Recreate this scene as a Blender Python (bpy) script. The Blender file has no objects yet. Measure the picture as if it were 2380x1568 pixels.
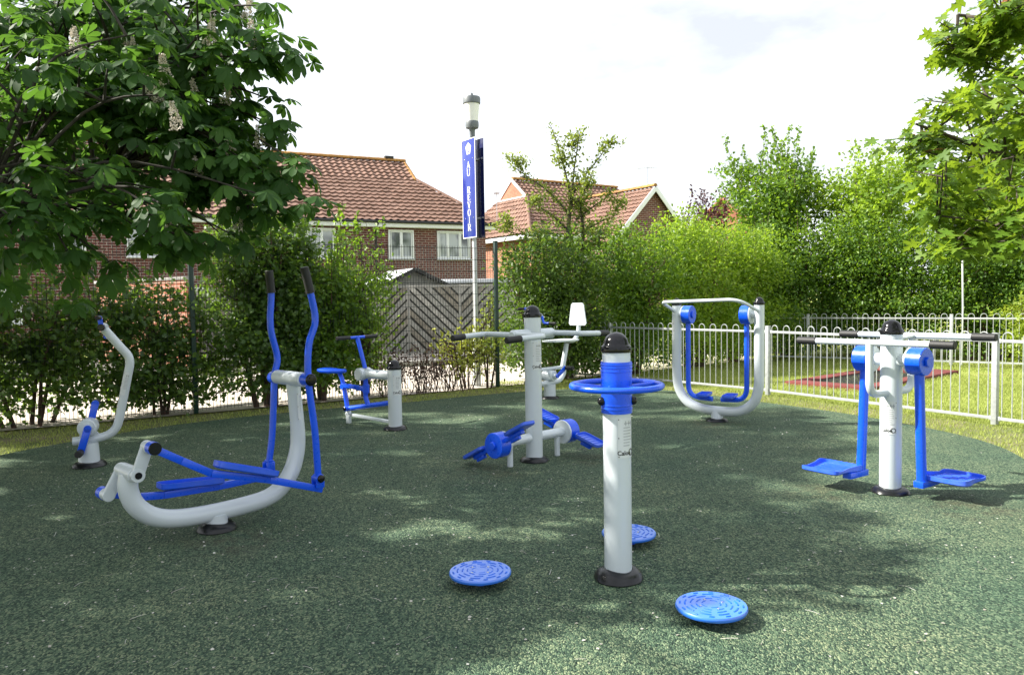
import bpy, bmesh, math, random
import numpy as np
from mathutils import Vector, Matrix
SC = bpy.context.scene
COL = SC.collection
rad = math.radians
PI = math.pi

# ---------------------------------------------------------------- camera, sky, sun, exposure
CAM_H, PITCH, ROLL = 1.6, rad(3.0), math.atan(0.0165)
f_ = Vector((0, math.cos(PITCH), -math.sin(PITCH)))
u_ = Vector((0, math.sin(PITCH), math.cos(PITCH)))
r_ = Vector((1, 0, 0))
R_ = math.cos(ROLL) * r_ - math.sin(ROLL) * u_
U_ = math.sin(ROLL) * r_ + math.cos(ROLL) * u_
cam = bpy.data.cameras.new('camera')
cam.sensor_width = 36
cam.lens = 36 * 1800 / 2380
cam.clip_end = 2000
co = bpy.data.objects.new('camera', cam)
COL.objects.link(co)
co.matrix_world = Matrix(((R_.x, U_.x, -f_.x, 0), (R_.y, U_.y, -f_.y, 0), (R_.z, U_.z, -f_.z, CAM_H), (0, 0, 0, 1)))
SC.camera = co

SUN = Vector((-1.3, 0.08, 1.1)).normalized()
SUN_STRENGTH, SKY_STRENGTH, EXPOSURE = 5.0, 0.082, 1.35
sun = bpy.data.lights.new('sun', 'SUN')
sun.energy = SUN_STRENGTH
sun.angle = rad(1.2)
sun.color = (1.0, 0.95, 0.86)
so = bpy.data.objects.new('sun', sun)
so.rotation_euler = (-SUN).to_track_quat('-Z', 'Y').to_euler()
COL.objects.link(so)

W = bpy.data.worlds.new('World')
SC.world = W
W.use_nodes = True
nt = W.node_tree
nt.nodes.clear()
def N(t, typ, **kw):
    n = t.nodes.new(typ)
    for k, v in kw.items():
        setattr(n, k, v)
    return n
out = N(nt, 'ShaderNodeOutputWorld')
bg = N(nt, 'ShaderNodeBackground')
bg.inputs[1].default_value = SKY_STRENGTH
sky = N(nt, 'ShaderNodeTexSky', sky_type='NISHITA', sun_disc=False)
sky.sun_elevation = math.asin(SUN.z)
sky.sun_rotation = math.atan2(SUN.x, SUN.y)
sky.dust_density = 2.0
# thin bright overcast: cloud veil mixed over the blue sky
tc = N(nt, 'ShaderNodeTexCoord')
mp = N(nt, 'ShaderNodeMapping')
mp.inputs['Scale'].default_value = (1.6, 1.6, 4.0)
no = N(nt, 'ShaderNodeTexNoise')
no.inputs['Scale'].default_value = 2.2
no.inputs['Detail'].default_value = 6
no.inputs['Roughness'].default_value = 0.55
rp = N(nt, 'ShaderNodeValToRGB')
rp.color_ramp.elements[0].position = 0.36
rp.color_ramp.elements[0].color = (4.45, 4.65, 4.95, 1)
rp.color_ramp.elements[1].position = 0.60
rp.color_ramp.elements[1].color = (7.1, 7.4, 7.8, 1)
mx = N(nt, 'ShaderNodeMix', data_type='RGBA')
mx.inputs[0].default_value = 0.90
L = nt.links.new
L(tc.outputs['Generated'], mp.inputs[0]); L(mp.outputs[0], no.inputs['Vector']); L(no.outputs[0], rp.inputs[0])
L(sky.outputs[0], mx.inputs[6]); L(rp.outputs[0], mx.inputs[7]); L(mx.outputs[2], bg.inputs[0]); L(bg.outputs[0], out.inputs[0])

vs = SC.view_settings
vs.view_transform = 'Standard'
vs.look = 'None'
vs.gamma = 1
vs.exposure = EXPOSURE
vs.use_curve_mapping = False
SC.render.engine = 'CYCLES'
SC.cycles.use_denoising = True
SC.cycles.max_bounces = 6
SC.cycles.transparent_max_bounces = 6

rng = np.random.default_rng(11)
random.seed(4)

# ---------------------------------------------------------------- materials
def newmat(name):
    m = bpy.data.materials.new(name)
    m.use_nodes = True
    t = m.node_tree
    b = t.nodes['Principled BSDF']
    return m, t, b
def noise(t, scale, detail=3, coord='Object', rough=0.5):
    c = N(t, 'ShaderNodeTexCoord')
    n = N(t, 'ShaderNodeTexNoise')
    n.inputs['Scale'].default_value = scale
    n.inputs['Detail'].default_value = detail
    n.inputs['Roughness'].default_value = rough
    t.links.new(c.outputs[coord], n.inputs['Vector'])
    return n
def ramp(t, fac, stops):
    r = N(t, 'ShaderNodeValToRGB')
    e = r.color_ramp.elements
    while len(e) < len(stops):
        e.new(0.5)
    for k, (p, c) in enumerate(stops):
        e[k].position = p
        e[k].color = (*c, 1) if len(c) == 3 else c
    t.links.new(fac, r.inputs[0])
    return r
def bump(t, b, h, strength, dist):
    n = N(t, 'ShaderNodeBump')
    n.inputs['Strength'].default_value = strength
    n.inputs['Distance'].default_value = dist
    t.links.new(h, n.inputs['Height'])
    t.links.new(n.outputs[0], b.inputs['Normal'])
def simple(name, c, rough=0.5, metal=0.0, var=0.12, scale=6.0, coat=0.0, bmp=0.0, bscale=60, spec=0.5):
    m, t, b = newmat(name)
    n = noise(t, scale, 4)
    lo = tuple(x * (1 - var) for x in c); hi = tuple(min(1, x * (1 + var)) for x in c)
    r = ramp(t, n.outputs[0], [(0.3, lo), (0.7, hi)])
    t.links.new(r.outputs[0], b.inputs['Base Color'])
    b.inputs['Roughness'].default_value = rough
    b.inputs['Metallic'].default_value = metal
    b.inputs['Specular IOR Level'].default_value = spec
    b.inputs['Coat Weight'].default_value = coat
    b.inputs['Coat Roughness'].default_value = 0.12
    if bmp:
        n2 = noise(t, bscale, 2)
        bump(t, b, n2.outputs[0], bmp, 0.002)
    return m
def leafmat(name, dark, mid, light, trans=(0.25, 0.4, 0.03), tw=0.35, rough=0.45, spec=0.4):
    m, t, b = newmat(name)
    a = N(t, 'ShaderNodeAttribute', attribute_name='tint')
    r = ramp(t, a.outputs['Fac'], [(0.0, dark), (0.55, mid), (1.0, light)])
    t.links.new(r.outputs[0], b.inputs['Base Color'])
    b.inputs['Roughness'].default_value = rough
    b.inputs['Specular IOR Level'].default_value = spec
    tr = N(t, 'ShaderNodeBsdfTranslucent')
    tr.inputs[0].default_value = (*trans, 1)
    ms = N(t, 'ShaderNodeMixShader')
    ms.inputs[0].default_value = tw
    t.links.new(b.outputs[0], ms.inputs[1]); t.links.new(tr.outputs[0], ms.inputs[2])
    t.links.new(ms.outputs[0], t.nodes['Material Output'].inputs[0])
    return m
def paint(name, c, rough, metal, coat, dirt):
    """gloss equipment paint with faint dust and orange peel"""
    m, t, b = newmat(name)
    n = noise(t, 3.0, 6, rough=0.65)
    n2 = noise(t, 45.0, 3)
    r = ramp(t, n.outputs[0], [(0.35, c), (0.75, tuple(x * (1 - dirt) + 0.35 * dirt for x in c))])
    t.links.new(r.outputs[0], b.inputs['Base Color'])
    rr = ramp(t, n2.outputs[0], [(0.3, (rough * .8,) * 3), (0.75, (min(1, rough * 1.5),) * 3)])
    t.links.new(rr.outputs[0], b.inputs['Roughness'])
    b.inputs['Metallic'].default_value = metal
    b.inputs['Coat Weight'].default_value = coat
    b.inputs['Coat Roughness'].default_value = 0.1
    n3 = noise(t, 160.0, 2)
    bump(t, b, n3.outputs[0], 0.12, 0.001)
    return m
M = {}
M['silver'] = paint('silver_paint', (0.61, 0.665, 0.695), 0.36, 0.10, 0.2, 0.06)
M['blue'] = paint('blue_paint', (0.001, 0.085, 0.78), 0.30, 0.0, 0.2, 0.02)
M['blueworn'] = paint('scuffed_blue_paint', (0.002, 0.095, 0.78), 0.42, 0.0, 0.2, 0.22)
M['discblue'] = paint('sky_sheen_disc_blue', (0.004, 0.16, 0.78), 0.42, 0.0, 1.0, 0.06)  # base blue lightened to stand in for sky reflected on the disc tops
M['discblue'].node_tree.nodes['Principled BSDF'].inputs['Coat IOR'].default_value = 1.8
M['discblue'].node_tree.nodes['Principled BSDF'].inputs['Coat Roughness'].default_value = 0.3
M['black'] = simple('black_plastic', (0.007, 0.007, 0.009), 0.16, spec=0.35)
M['grip'] = simple('black_grip', (0.013, 0.013, 0.014), 0.6, bmp=0.4, bscale=120)
M['boot'] = simple('rubber_boot', (0.009, 0.0095, 0.011), 0.28, var=0.5, scale=14, spec=0.4)
M['plate'] = simple('white_notice', (0.66, 0.69, 0.69), 0.4, var=0.04)
M['ink'] = simple('black_ink', (0.012, 0.012, 0.012), 0.5)
M['fineink'] = simple('grey_print', (0.42, 0.44, 0.45), 0.5)
M['bolt'] = simple('steel_bolt', (0.6, 0.6, 0.6), 0.25, metal=1.0)
M['tread'] = simple('tread_gloss_blue', (0.004, 0.115, 0.66), 0.5)  # tread dashes slightly darker, standing in for their different gloss
M['galv'] = simple('galvanised_steel', (0.40, 0.42, 0.42), 0.5, metal=0.3, var=0.16, scale=22)
M['green'] = simple('green_powder_coat', (0.003, 0.026, 0.016), 0.45)
M['wire'] = simple('dark_green_wire', (0.008, 0.017, 0.012), 0.5)
M['upvc'] = simple('white_upvc', (0.76, 0.78, 0.80), 0.35, var=0.04)
M['gutter'] = simple('black_gutter', (0.012, 0.012, 0.013), 0.4)
M['bark'] = simple('bark', (0.060, 0.048, 0.036), 0.9, var=0.5, scale=16, bmp=0.8, bscale=40)
M['darkbark'] = simple('dark_bark', (0.030, 0.026, 0.020), 0.9, var=0.5, scale=16, bmp=0.8, bscale=40)
M['twig'] = simple('brown_twig', (0.085, 0.05, 0.035), 0.85, var=0.4, scale=20)
M['greentwig'] = simple('green_twig', (0.10, 0.09, 0.035), 0.8, var=0.4, scale=20)
M['opal'] = simple('opal_diffuser', (0.90, 0.885, 0.83), 0.35, var=0.03)
M['lampgrey'] = simple('grey_casting', (0.15, 0.165, 0.175), 0.45)
M['whitepole'] = simple('white_pole', (0.68, 0.70, 0.70), 0.45, var=0.08, scale=9)
M['signblue'] = simple('sign_blue', (0.012, 0.03, 0.27), 0.12, coat=0.6, var=0.05)
M['signback'] = simple('sign_back', (0.006, 0.010, 0.07), 0.25, coat=0.3)
M['signwhite'] = simple('sign_white', (0.78, 0.78, 0.78), 0.35, var=0.03)
M['signdark'] = simple('sign_dark_detail', (0.02, 0.03, 0.12), 0.4)
M['kerb'] = simple('concrete_kerb', (0.30, 0.29, 0.27), 0.85, var=0.2, scale=10)
M['redrubber'] = simple('red_rubber_tile', (0.15, 0.032, 0.028), 0.9, var=0.35, scale=30, bmp=0.6, bscale=150)
M['matblack'] = simple('trampoline_mat', (0.010, 0.010, 0.012), 0.7, var=0.4, scale=30)
M['felt'] = simple('pale_roofing_felt', (0.52, 0.54, 0.56), 0.9, var=0.1)
M['curtain'] = simple('net_curtain', (0.52, 0.54, 0.55), 0.9, var=0.1)

def glass():
    m, t, b = newmat('window_glass')
    n = noise(t, 0.9, 2)
    r = ramp(t, n.outputs[0], [(0.42, (0.05, 0.06, 0.065)), (0.56, (0.42, 0.45, 0.48))])  # pale and dark blotches paint reflected sky and trees into the panes
    t.links.new(r.outputs[0], b.inputs['Base Color'])
    b.inputs['Roughness'].default_value = 0.06
    b.inputs['Specular IOR Level'].default_value = 0.9
    return m
M['glass'] = glass()

def brick(name, c1, c2, mortar):
    m, t, b = newmat(name)
    c = N(t, 'ShaderNodeTexCoord'); s = N(t, 'ShaderNodeSeparateXYZ'); ad = N(t, 'ShaderNodeMath', operation='ADD'); cb = N(t, 'ShaderNodeCombineXYZ')
    t.links.new(c.outputs['Object'], s.inputs[0])
    t.links.new(s.outputs[0], ad.inputs[0]); t.links.new(s.outputs[1], ad.inputs[1])
    t.links.new(ad.outputs[0], cb.inputs[0]); t.links.new(s.outputs[2], cb.inputs[1])
    k = N(t, 'ShaderNodeTexBrick')
    k.inputs['Color1'].default_value = (*c1, 1); k.inputs['Color2'].default_value = (*c2, 1); k.inputs['Mortar'].default_value = (*mortar, 1)
    k.inputs['Scale'].default_value = 1.0
    k.inputs['Brick Width'].default_value = 0.3; k.inputs['Row Height'].default_value = 0.1
    k.inputs['Mortar Size'].default_value = 0.0085; k.inputs['Bias'].default_value = -0.1
    t.links.new(cb.outputs[0], k.inputs['Vector'])
    n = noise(t, 1.3, 5)
    mm = N(t, 'ShaderNodeMix', data_type='RGBA', blend_type='MULTIPLY')
    mm.inputs[0].default_value = 0.55
    r = ramp(t, n.outputs[0], [(0.3, (0.7, 0.7, 0.7)), (0.7, (1.1, 1.1, 1.1))])
    t.links.new(k.outputs[0], mm.inputs[6]); t.links.new(r.outputs[0], mm.inputs[7])
    t.links.new(mm.outputs[2], b.inputs['Base Color'])
    b.inputs['Roughness'].default_value = 0.9
    bump(t, b, k.outputs['Fac'], -0.6, 0.01)
    return m
M['redbrick'] = brick('dark_red_brick', (0.150, 0.044, 0.036), (0.092, 0.031, 0.029), (0.40, 0.35, 0.31))
M['orangebrick'] = brick('orange_brick', (0.40, 0.14, 0.075), (0.32, 0.105, 0.06), (0.42, 0.36, 0.28))
def tilemat(name, a, bcol, c):
    m, t, b = newmat(name)
    n = noise(t, 0.7, 6, rough=0.7)
    n2 = noise(t, 9.0, 3)
    r = ramp(t, n.outputs[0], [(0.3, a), (0.55, bcol), (0.75, c)])
    mm = N(t, 'ShaderNodeMix', data_type='RGBA', blend_type='MULTIPLY'); mm.inputs[0].default_value = 0.5
    r2 = ramp(t, n2.outputs[0], [(0.35, (0.50, 0.50, 0.52)), (0.65, (1.3, 1.22, 1.18))])
    t.links.new(r.outputs[0], mm.inputs[6]); t.links.new(r2.outputs[0], mm.inputs[7]); t.links.new(mm.outputs[2], b.inputs['Base Color'])
    b.inputs['Roughness'].default_value = 0.85
    return m
M['tile'] = tilemat('brown_roof_tile', (0.180, 0.103, 0.074), (0.222, 0.130, 0.096), (0.26, 0.162, 0.122))
M['ridge'] = tilemat('lichened_ridge_tile', (0.22, 0.10, 0.05), (0.36, 0.19, 0.045), (0.46, 0.27, 0.05))
M['tilehung'] = tilemat('orange_tile_hanging', (0.36, 0.135, 0.085), (0.42, 0.175, 0.11), (0.45, 0.21, 0.14))
def timber():
    m, t, b = newmat('weathered_timber')
    n = noise(t, 5.0, 6, rough=0.7)
    r = ramp(t, n.outputs[0], [(0.3, (0.21, 0.205, 0.185)), (0.6, (0.34, 0.332, 0.305)), (0.8, (0.42, 0.41, 0.38))])
    t.links.new(r.outputs[0], b.inputs['Base Color'])
    b.inputs['Roughness'].default_value = 0.9
    return m
M['timber'] = timber()
M['timber_pale'] = simple('pale_weathered_timber', (0.40, 0.385, 0.35), 0.9, var=0.35, scale=7)
M['timber_brown'] = simple('brown_weathered_timber', (0.25, 0.225, 0.185), 0.9, var=0.35, scale=7)
M['darktimber'] = simple('dark_timber_and_gap_shade', (0.042, 0.040, 0.037), 0.9, var=0.4, scale=8)

def wetpour():
    m, t, b = newmat('green_rubber_crumb')
    c = N(t, 'ShaderNodeTexCoord')
    v = N(t, 'ShaderNodeTexVoronoi'); v.inputs['Scale'].default_value = 135.0
    mp_ = N(t, 'ShaderNodeMapping'); mp_.inputs['Scale'].default_value = (1, 0.62, 1); mp_.inputs['Rotation'].default_value = (0, 0, 0.5)
    nz = N(t, 'ShaderNodeTexNoise'); nz.inputs['Scale'].default_value = 30; nz.inputs['Detail'].default_value = 2
    ad = N(t, 'ShaderNodeMix', data_type='VECTOR'); ad.inputs[0].default_value = 0.02
    t.links.new(c.outputs['Object'], mp_.inputs[0]); t.links.new(mp_.outputs[0], ad.inputs[4]); t.links.new(nz.outputs['Color'], ad.inputs[5]); t.links.new(c.outputs['Object'], nz.inputs[0])
    t.links.new(ad.outputs[1], v.inputs['Vector'])
    sp = N(t, 'ShaderNodeSeparateColor'); t.links.new(v.outputs['Color'], sp.inputs[0])
    r = ramp(t, sp.outputs[0], [(0.0, (0.007, 0.022, 0.014)), (0.38, (0.035, 0.071, 0.044)), (0.75, (0.098, 0.150, 0.086)), (1.0, (0.21, 0.25, 0.15))])
    # worn and dusty areas: real changes of the surface's own colour
    n = noise(t, 0.9, 6, rough=0.65)
    r2 = ramp(t, n.outputs[0], [(0.34, (0.70, 0.84, 0.82)), (0.66, (1.22, 1.14, 1.06))])
    mm = N(t, 'ShaderNodeMix', data_type='RGBA', blend_type='MULTIPLY'); mm.inputs[0].default_value = 1.0
    mm2 = N(t, 'ShaderNodeMix', data_type='RGBA')
    t.links.new(r.outputs[0], mm.inputs[6]); t.links.new(r2.outputs[0], mm.inputs[7]); t.links.new(mm.outputs[2], mm2.inputs[6])
    # brown scuffed patches where feet land beside the machines
    tot = None
    for (sx, sy, sr) in ((3.35, 5.62, .55), (2.45, 6.1, .40), (-.25, 7.0, .45), (.75, 7.5, .4), (-1.9, 5.1, .5), (-2.3, 5.6, .4), (2.4, 9.4, .45)):
        ds = N(t, 'ShaderNodeVectorMath', operation='DISTANCE'); ds.inputs[1].default_value = (sx, sy, 0)
        t.links.new(c.outputs['Object'], ds.inputs[0])
        mr = N(t, 'ShaderNodeMapRange'); mr.inputs[1].default_value = sr; mr.inputs[2].default_value = sr * .2
        t.links.new(ds.outputs['Value'], mr.inputs[0])
        if tot is None: tot = mr.outputs[0]
        else:
            mxx = N(t, 'ShaderNodeMath', operation='MAXIMUM'); t.links.new(tot, mxx.inputs[0]); t.links.new(mr.outputs[0], mxx.inputs[1]); tot = mxx.outputs[0]
    ns = noise(t, 5.0, 5, rough=0.7)
    rs = ramp(t, ns.outputs[0], [(0.42, (0, 0, 0)), (0.68, (0.6, 0.6, 0.6))])
    ml = N(t, 'ShaderNodeMath', operation='MULTIPLY'); t.links.new(tot, ml.inputs[0]); t.links.new(rs.outputs[0], ml.inputs[1])
    t.links.new(ml.outputs[0], mm2.inputs[0]); mm2.inputs[7].default_value = (0.085, 0.06, 0.035, 1)
    t.links.new(mm2.outputs[2], b.inputs['Base Color'])
    b.inputs['Roughness'].default_value = 0.8
    b.inputs['Specular IOR Level'].default_value = 0.35
    inv = N(t, 'ShaderNodeMath', operation='SUBTRACT'); inv.inputs[0].default_value = 1.0
    t.links.new(v.outputs['Distance'], inv.inputs[1])
    add = N(t, 'ShaderNodeMath', operation='ADD'); t.links.new(inv.outputs[0], add.inputs[0]); t.links.new(sp.outputs[1], add.inputs[1])
    bump(t, b, add.outputs[0], 1.0, 0.008)
    return m
M['court'] = wetpour()
def groundmat(name, stops, scale, fine):
    m, t, b = newmat(name)
    n = noise(t, scale, 8, rough=0.7)
    r = ramp(t, n.outputs[0], stops)
    t.links.new(r.outputs[0], b.inputs['Base Color'])
    b.inputs['Roughness'].default_value = 0.95
    b.inputs['Specular IOR Level'].default_value = 0.15
    n2 = noise(t, fine, 4)
    bump(t, b, n2.outputs[0], 0.8, 0.02)
    return m
M['lawn'] = groundmat('lawn_soil', [(0.30, (0.27, 0.24, 0.10)), (0.46, (0.26, 0.29, 0.075)), (0.62, (0.22, 0.28, 0.06)), (0.78, (0.28, 0.32, 0.09))], 0.8, 40)
M['verge'] = groundmat('verge_soil', [(0.30, (0.25, 0.195, 0.13)), (0.48, (0.15, 0.15, 0.075)), (0.66, (0.10, 0.135, 0.042))], 1.1, 40)
M['carpark'] = groundmat('pale_concrete', [(0.3, (0.44, 0.38, 0.32)), (0.5, (0.53, 0.47, 0.41)), (0.7, (0.58, 0.53, 0.47))], 0.5, 30)
M['road'] = groundmat('grey_asphalt', [(0.3, (0.11, 0.105, 0.10)), (0.7, (0.16, 0.155, 0.15))], 0.6, 60)

# ---------------------------------------------------------------- object helpers
def link(o, parent=None):
    COL.objects.link(o)
    if parent is not None:
        o.parent = parent
    return o
def tag(o, label, cat, group=None):
    o['label'] = label
    o['category'] = cat
    if group:
        o['group'] = group
    return o
def thing(name, label, cat, loc=(0, 0, 0), rot=0.0, group=None):
    o = bpy.data.objects.new(name, None)
    o.empty_display_size = 0.1
    o.location = loc
    o.rotation_euler = (0, 0, rot)
    link(o)
    return tag(o, label, cat, group)

class MB:
    """gathers shapes into one mesh"""
    def __init__(s):
        s.bm = bmesh.new()
    def ring(s, c, x, y, r, n):
        return [s.bm.verts.new(c + x * (r * math.cos(2 * PI * k / n)) + y * (r * math.sin(2 * PI * k / n))) for k in range(n)]
    def skin(s, rings, cap0=True, cap1=True, mi=0):
        n = len(rings[0])
        for a, b in zip(rings[:-1], rings[1:]):
            for k in range(n):
                f = s.bm.faces.new((a[k], a[(k + 1) % n], b[(k + 1) % n], b[k])); f.material_index = mi
        if cap0:
            f = s.bm.faces.new(rings[0][::-1]); f.material_index = mi
        if cap1:
            f = s.bm.faces.new(rings[-1]); f.material_index = mi
    def tube(s, pts, r, n=14, caps=True, mi=0):
        P = [Vector(p) for p in pts]
        rs = r if isinstance(r, (list, tuple)) else [r] * len(P)
        t0 = (P[1] - P[0]).normalized()
        x = t0.orthogonal().normalized()
        rings = []
        for k, p in enumerate(P):
            if k == 0: t = P[1] - P[0]
            elif k == len(P) - 1: t = P[-1] - P[-2]
            else: t = (P[k + 1] - p).normalized() + (p - P[k - 1]).normalized()
            t.normalize()
            x = (x - t * x.dot(t)).normalized()
            y = t.cross(x)
            rings.append(s.ring(p, x, y, rs[k], n))
        s.skin(rings, caps, caps, mi)
        return s
    def cyl(s, a, b, r, n=24, r2=None, bev=0.0, mi=0):
        a, b = Vector(a), Vector(b)
        t = (b - a).normalized(); x = t.orthogonal().normalized(); y = t.cross(x)
        r2 = r if r2 is None else r2
        if bev:
            rings = [s.ring(a, x, y, r - bev, n), s.ring(a + t * bev, x, y, r, n), s.ring(b - t * bev, x, y, r2, n), s.ring(b, x, y, r2 - bev, n)]
        else:
            rings = [s.ring(a, x, y, r, n), s.ring(b, x, y, r2, n)]
        s.skin(rings, True, True, mi)
        return s
    def lathe(s, prof, base=(0, 0, 0), axis=(0, 0, 1), n=32, mi=0):
        base = Vector(base); t = Vector(axis).normalized(); x = t.orthogonal().normalized(); y = t.cross(x)
        rings = [s.ring(base + t * h, x, y, max(r, 1e-4), n) for r, h in prof]
        s.skin(rings, True, True, mi)
        return s
    def torus(s, c, R, r, n=48, m=12):
        c = Vector(c); rings = []
        for k in range(n):
            a = 2 * PI * k / n; d = Vector((math.cos(a), math.sin(a), 0))
            rings.append(s.ring(c + d * R, d, Vector((0, 0, 1)), r, m))
        for k in range(n):
            A, B = rings[k], rings[(k + 1) % n]
            for j in range(m):
                s.bm.faces.new((A[j], A[(j + 1) % m], B[(j + 1) % m], B[j]))
        return s
    def box(s, c, size, rot=None, bev=0.004, mi=0):
        g = bmesh.ops.create_cube(s.bm, size=1.0)
        vs_ = g['verts']
        m = Matrix.Diagonal((size[0], size[1], size[2], 1))
        R = rot.to_4x4() if rot is not None else Matrix.Identity(4)
        bmesh.ops.transform(s.bm, matrix=Matrix.Translation(Vector(c)) @ R @ m, verts=vs_)
        fs = set(f for v in vs_ for f in v.link_faces)
        for f in fs: f.material_index = mi
        if bev:
            es = set(e for v in vs_ for e in v.link_edges)
            bmesh.ops.bevel(s.bm, geom=list(es), offset=bev, segments=2, affect='EDGES', profile=0.5)
        return s
    def bar(s, a, b, w, h, bev=0.004, up=(0, 0, 1), mi=0):
        """rectangular bar from a to b; h along up, w across"""
        a, b = Vector(a), Vector(b)
        t = (b - a).normalized(); upv = Vector(up)
        y = upv.cross(t)
        if y.length < 1e-4: y = Vector((0, 1, 0)).cross(t)
        y.normalize(); z = t.cross(y)
        R = Matrix((t, y, z)).transposed()
        return s.box((a + b) / 2, ((b - a).length, w, h), R, bev, mi)
    def prism(s, poly, z0, z1, mat=None, mi=0):
        """polygon in local xy pushed from z0 to z1, then placed by mat"""
        T = mat if mat is not None else Matrix.Identity(4)
        a = [s.bm.verts.new(T @ Vector((x, y, z0))) for x, y in poly]
        b = [s.bm.verts.new(T @ Vector((x, y, z1))) for x, y in poly]
        n = len(poly)
        for k in range(n):
            f = s.bm.faces.new((a[k], a[(k + 1) % n], b[(k + 1) % n], b[k])); f.material_index = mi
        f = s.bm.faces.new(a[::-1]); f.material_index = mi
        f = s.bm.faces.new(b); f.material_index = mi
        return s
    def quad(s, a, b, c, d, mi=0):
        f = s.bm.faces.new([s.bm.verts.new(Vector(p)) for p in (a, b, c, d)]); f.material_index = mi
        return s
    def patch(s, r, a0, a1, z0, z1, n=8, mi=0, T=None):
        """curved sheet on a vertical cylinder"""
        T = T if T is not None else Matrix.Identity(4)
        rows = [[s.bm.verts.new(T @ Vector((r * math.cos(a0 + (a1 - a0) * k / n), r * math.sin(a0 + (a1 - a0) * k / n), z))) for k in range(n + 1)] for z in (z0, z1)]
        for k in range(n):
            f = s.bm.faces.new((rows[0][k], rows[0][k + 1], rows[1][k + 1], rows[1][k])); f.material_index = mi
        return s
    def build(s, name, mats, parent=None, label=None, smooth=True, sharp=35):
        me = bpy.data.meshes.new(name)
        bmesh.ops.recalc_face_normals(s.bm, faces=s.bm.faces[:])
        s.bm.to_mesh(me); s.bm.free()
        for m in (mats if isinstance(mats, (list, tuple)) else [mats]):
            me.materials.append(m)
        if smooth:
            me.polygons.foreach_set('use_smooth', [True] * len(me.polygons))
            me.set_sharp_from_angle(angle=rad(sharp))
        o = bpy.data.objects.new(name, me)
        link(o, parent)
        if label: o['label'] = label
        return o

def fillet(pts, rr, seg=6):
    """rounds the corners of a path"""
    P = [Vector(p) for p in pts]
    o = [P[0]]
    for k in range(1, len(P) - 1):
        a, p, b = P[k - 1], P[k], P[k + 1]
        r = rr[k] if isinstance(rr, dict) and k in rr else (rr if not isinstance(rr, dict) else 0.03)
        d = min(r, (a - p).length * 0.48, (b - p).length * 0.48)
        q0 = p + (a - p).normalized() * d; q1 = p + (b - p).normalized() * d
        for j in range(seg + 1):
            t = j / seg
            o.append(q0 * (1 - t) ** 2 + p * 2 * t * (1 - t) + q1 * t * t)
    o.append(P[-1])
    return o
def smoothpath(pts, seg=5):
    P = [Vector(p) for p in pts]
    o = []
    for k in range(len(P) - 1):
        p0 = P[max(k - 1, 0)]; p1 = P[k]; p2 = P[k + 1]; p3 = P[min(k + 2, len(P) - 1)]
        for j in range(seg):
            t = j / seg
            o.append(0.5 * ((2 * p1) + (p2 - p0) * t + (2 * p0 - 5 * p1 + 4 * p2 - p3) * t * t + (3 * p1 - p0 - 3 * p2 + p3) * t ** 3))
    o.append(P[-1])
    return o
def np_mesh(name, V, F, mats, parent=None, tint=None, smooth=False, matidx=None):
    """fast mesh from arrays; F is (n,4) or (n,3)"""
    V = np.ascontiguousarray(V, dtype=np.float32); F = np.ascontiguousarray(F, dtype=np.int32)
    me = bpy.data.meshes.new(name)
    k = F.shape[1]
    me.vertices.add(len(V)); me.loops.add(F.size); me.polygons.add(len(F))
    me.vertices.foreach_set('co', V.ravel())
    me.loops.foreach_set('vertex_index', F.ravel())
    me.polygons.foreach_set('loop_start', np.arange(0, F.size, k, dtype=np.int32))
    if tint is not None:
        a = me.attributes.new('tint', 'FLOAT', 'FACE')
        a.data.foreach_set('value', np.ascontiguousarray(tint, dtype=np.float32))
    for m in (mats if isinstance(mats, (list, tuple)) else [mats]):
        me.materials.append(m)
    if matidx is not None:
        me.polygons.foreach_set('material_index', np.ascontiguousarray(matidx, dtype=np.int32))
    if smooth:
        me.polygons.foreach_set('use_smooth', [True] * len(F))
    me.update(calc_edges=True)
    me.validate()
    o = bpy.data.objects.new(name, me)
    return link(o, parent)
def structure(o):
    o['kind'] = 'structure'
    return o
def sheet(name, pts, z, m, thick=0.0):
    b = MB()
    if thick: b.prism(pts, z - thick, z)
    else: b.bm.faces.new([b.bm.verts.new((x, y, z)) for x, y in pts])
    return structure(b.build(name, m, smooth=False))
def text_mesh(s, size):
    """outline of a word as vertices and faces"""
    c = bpy.data.curves.new('word', 'FONT')
    c.body = s; c.size = size; c.align_x = 'CENTER'; c.align_y = 'BOTTOM'; c.resolution_u = 3; c.offset = size * 0.022
    o = bpy.data.objects.new('word', c)
    COL.objects.link(o)
    dg = bpy.context.evaluated_depsgraph_get()
    me = bpy.data.meshes.new_from_object(o.evaluated_get(dg))
    v = [tuple(p.co) for p in me.vertices]; f = [tuple(p.vertices) for p in me.polygons]
    bpy.data.objects.remove(o); bpy.data.curves.remove(c); bpy.data.meshes.remove(me)
    return v, f

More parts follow.
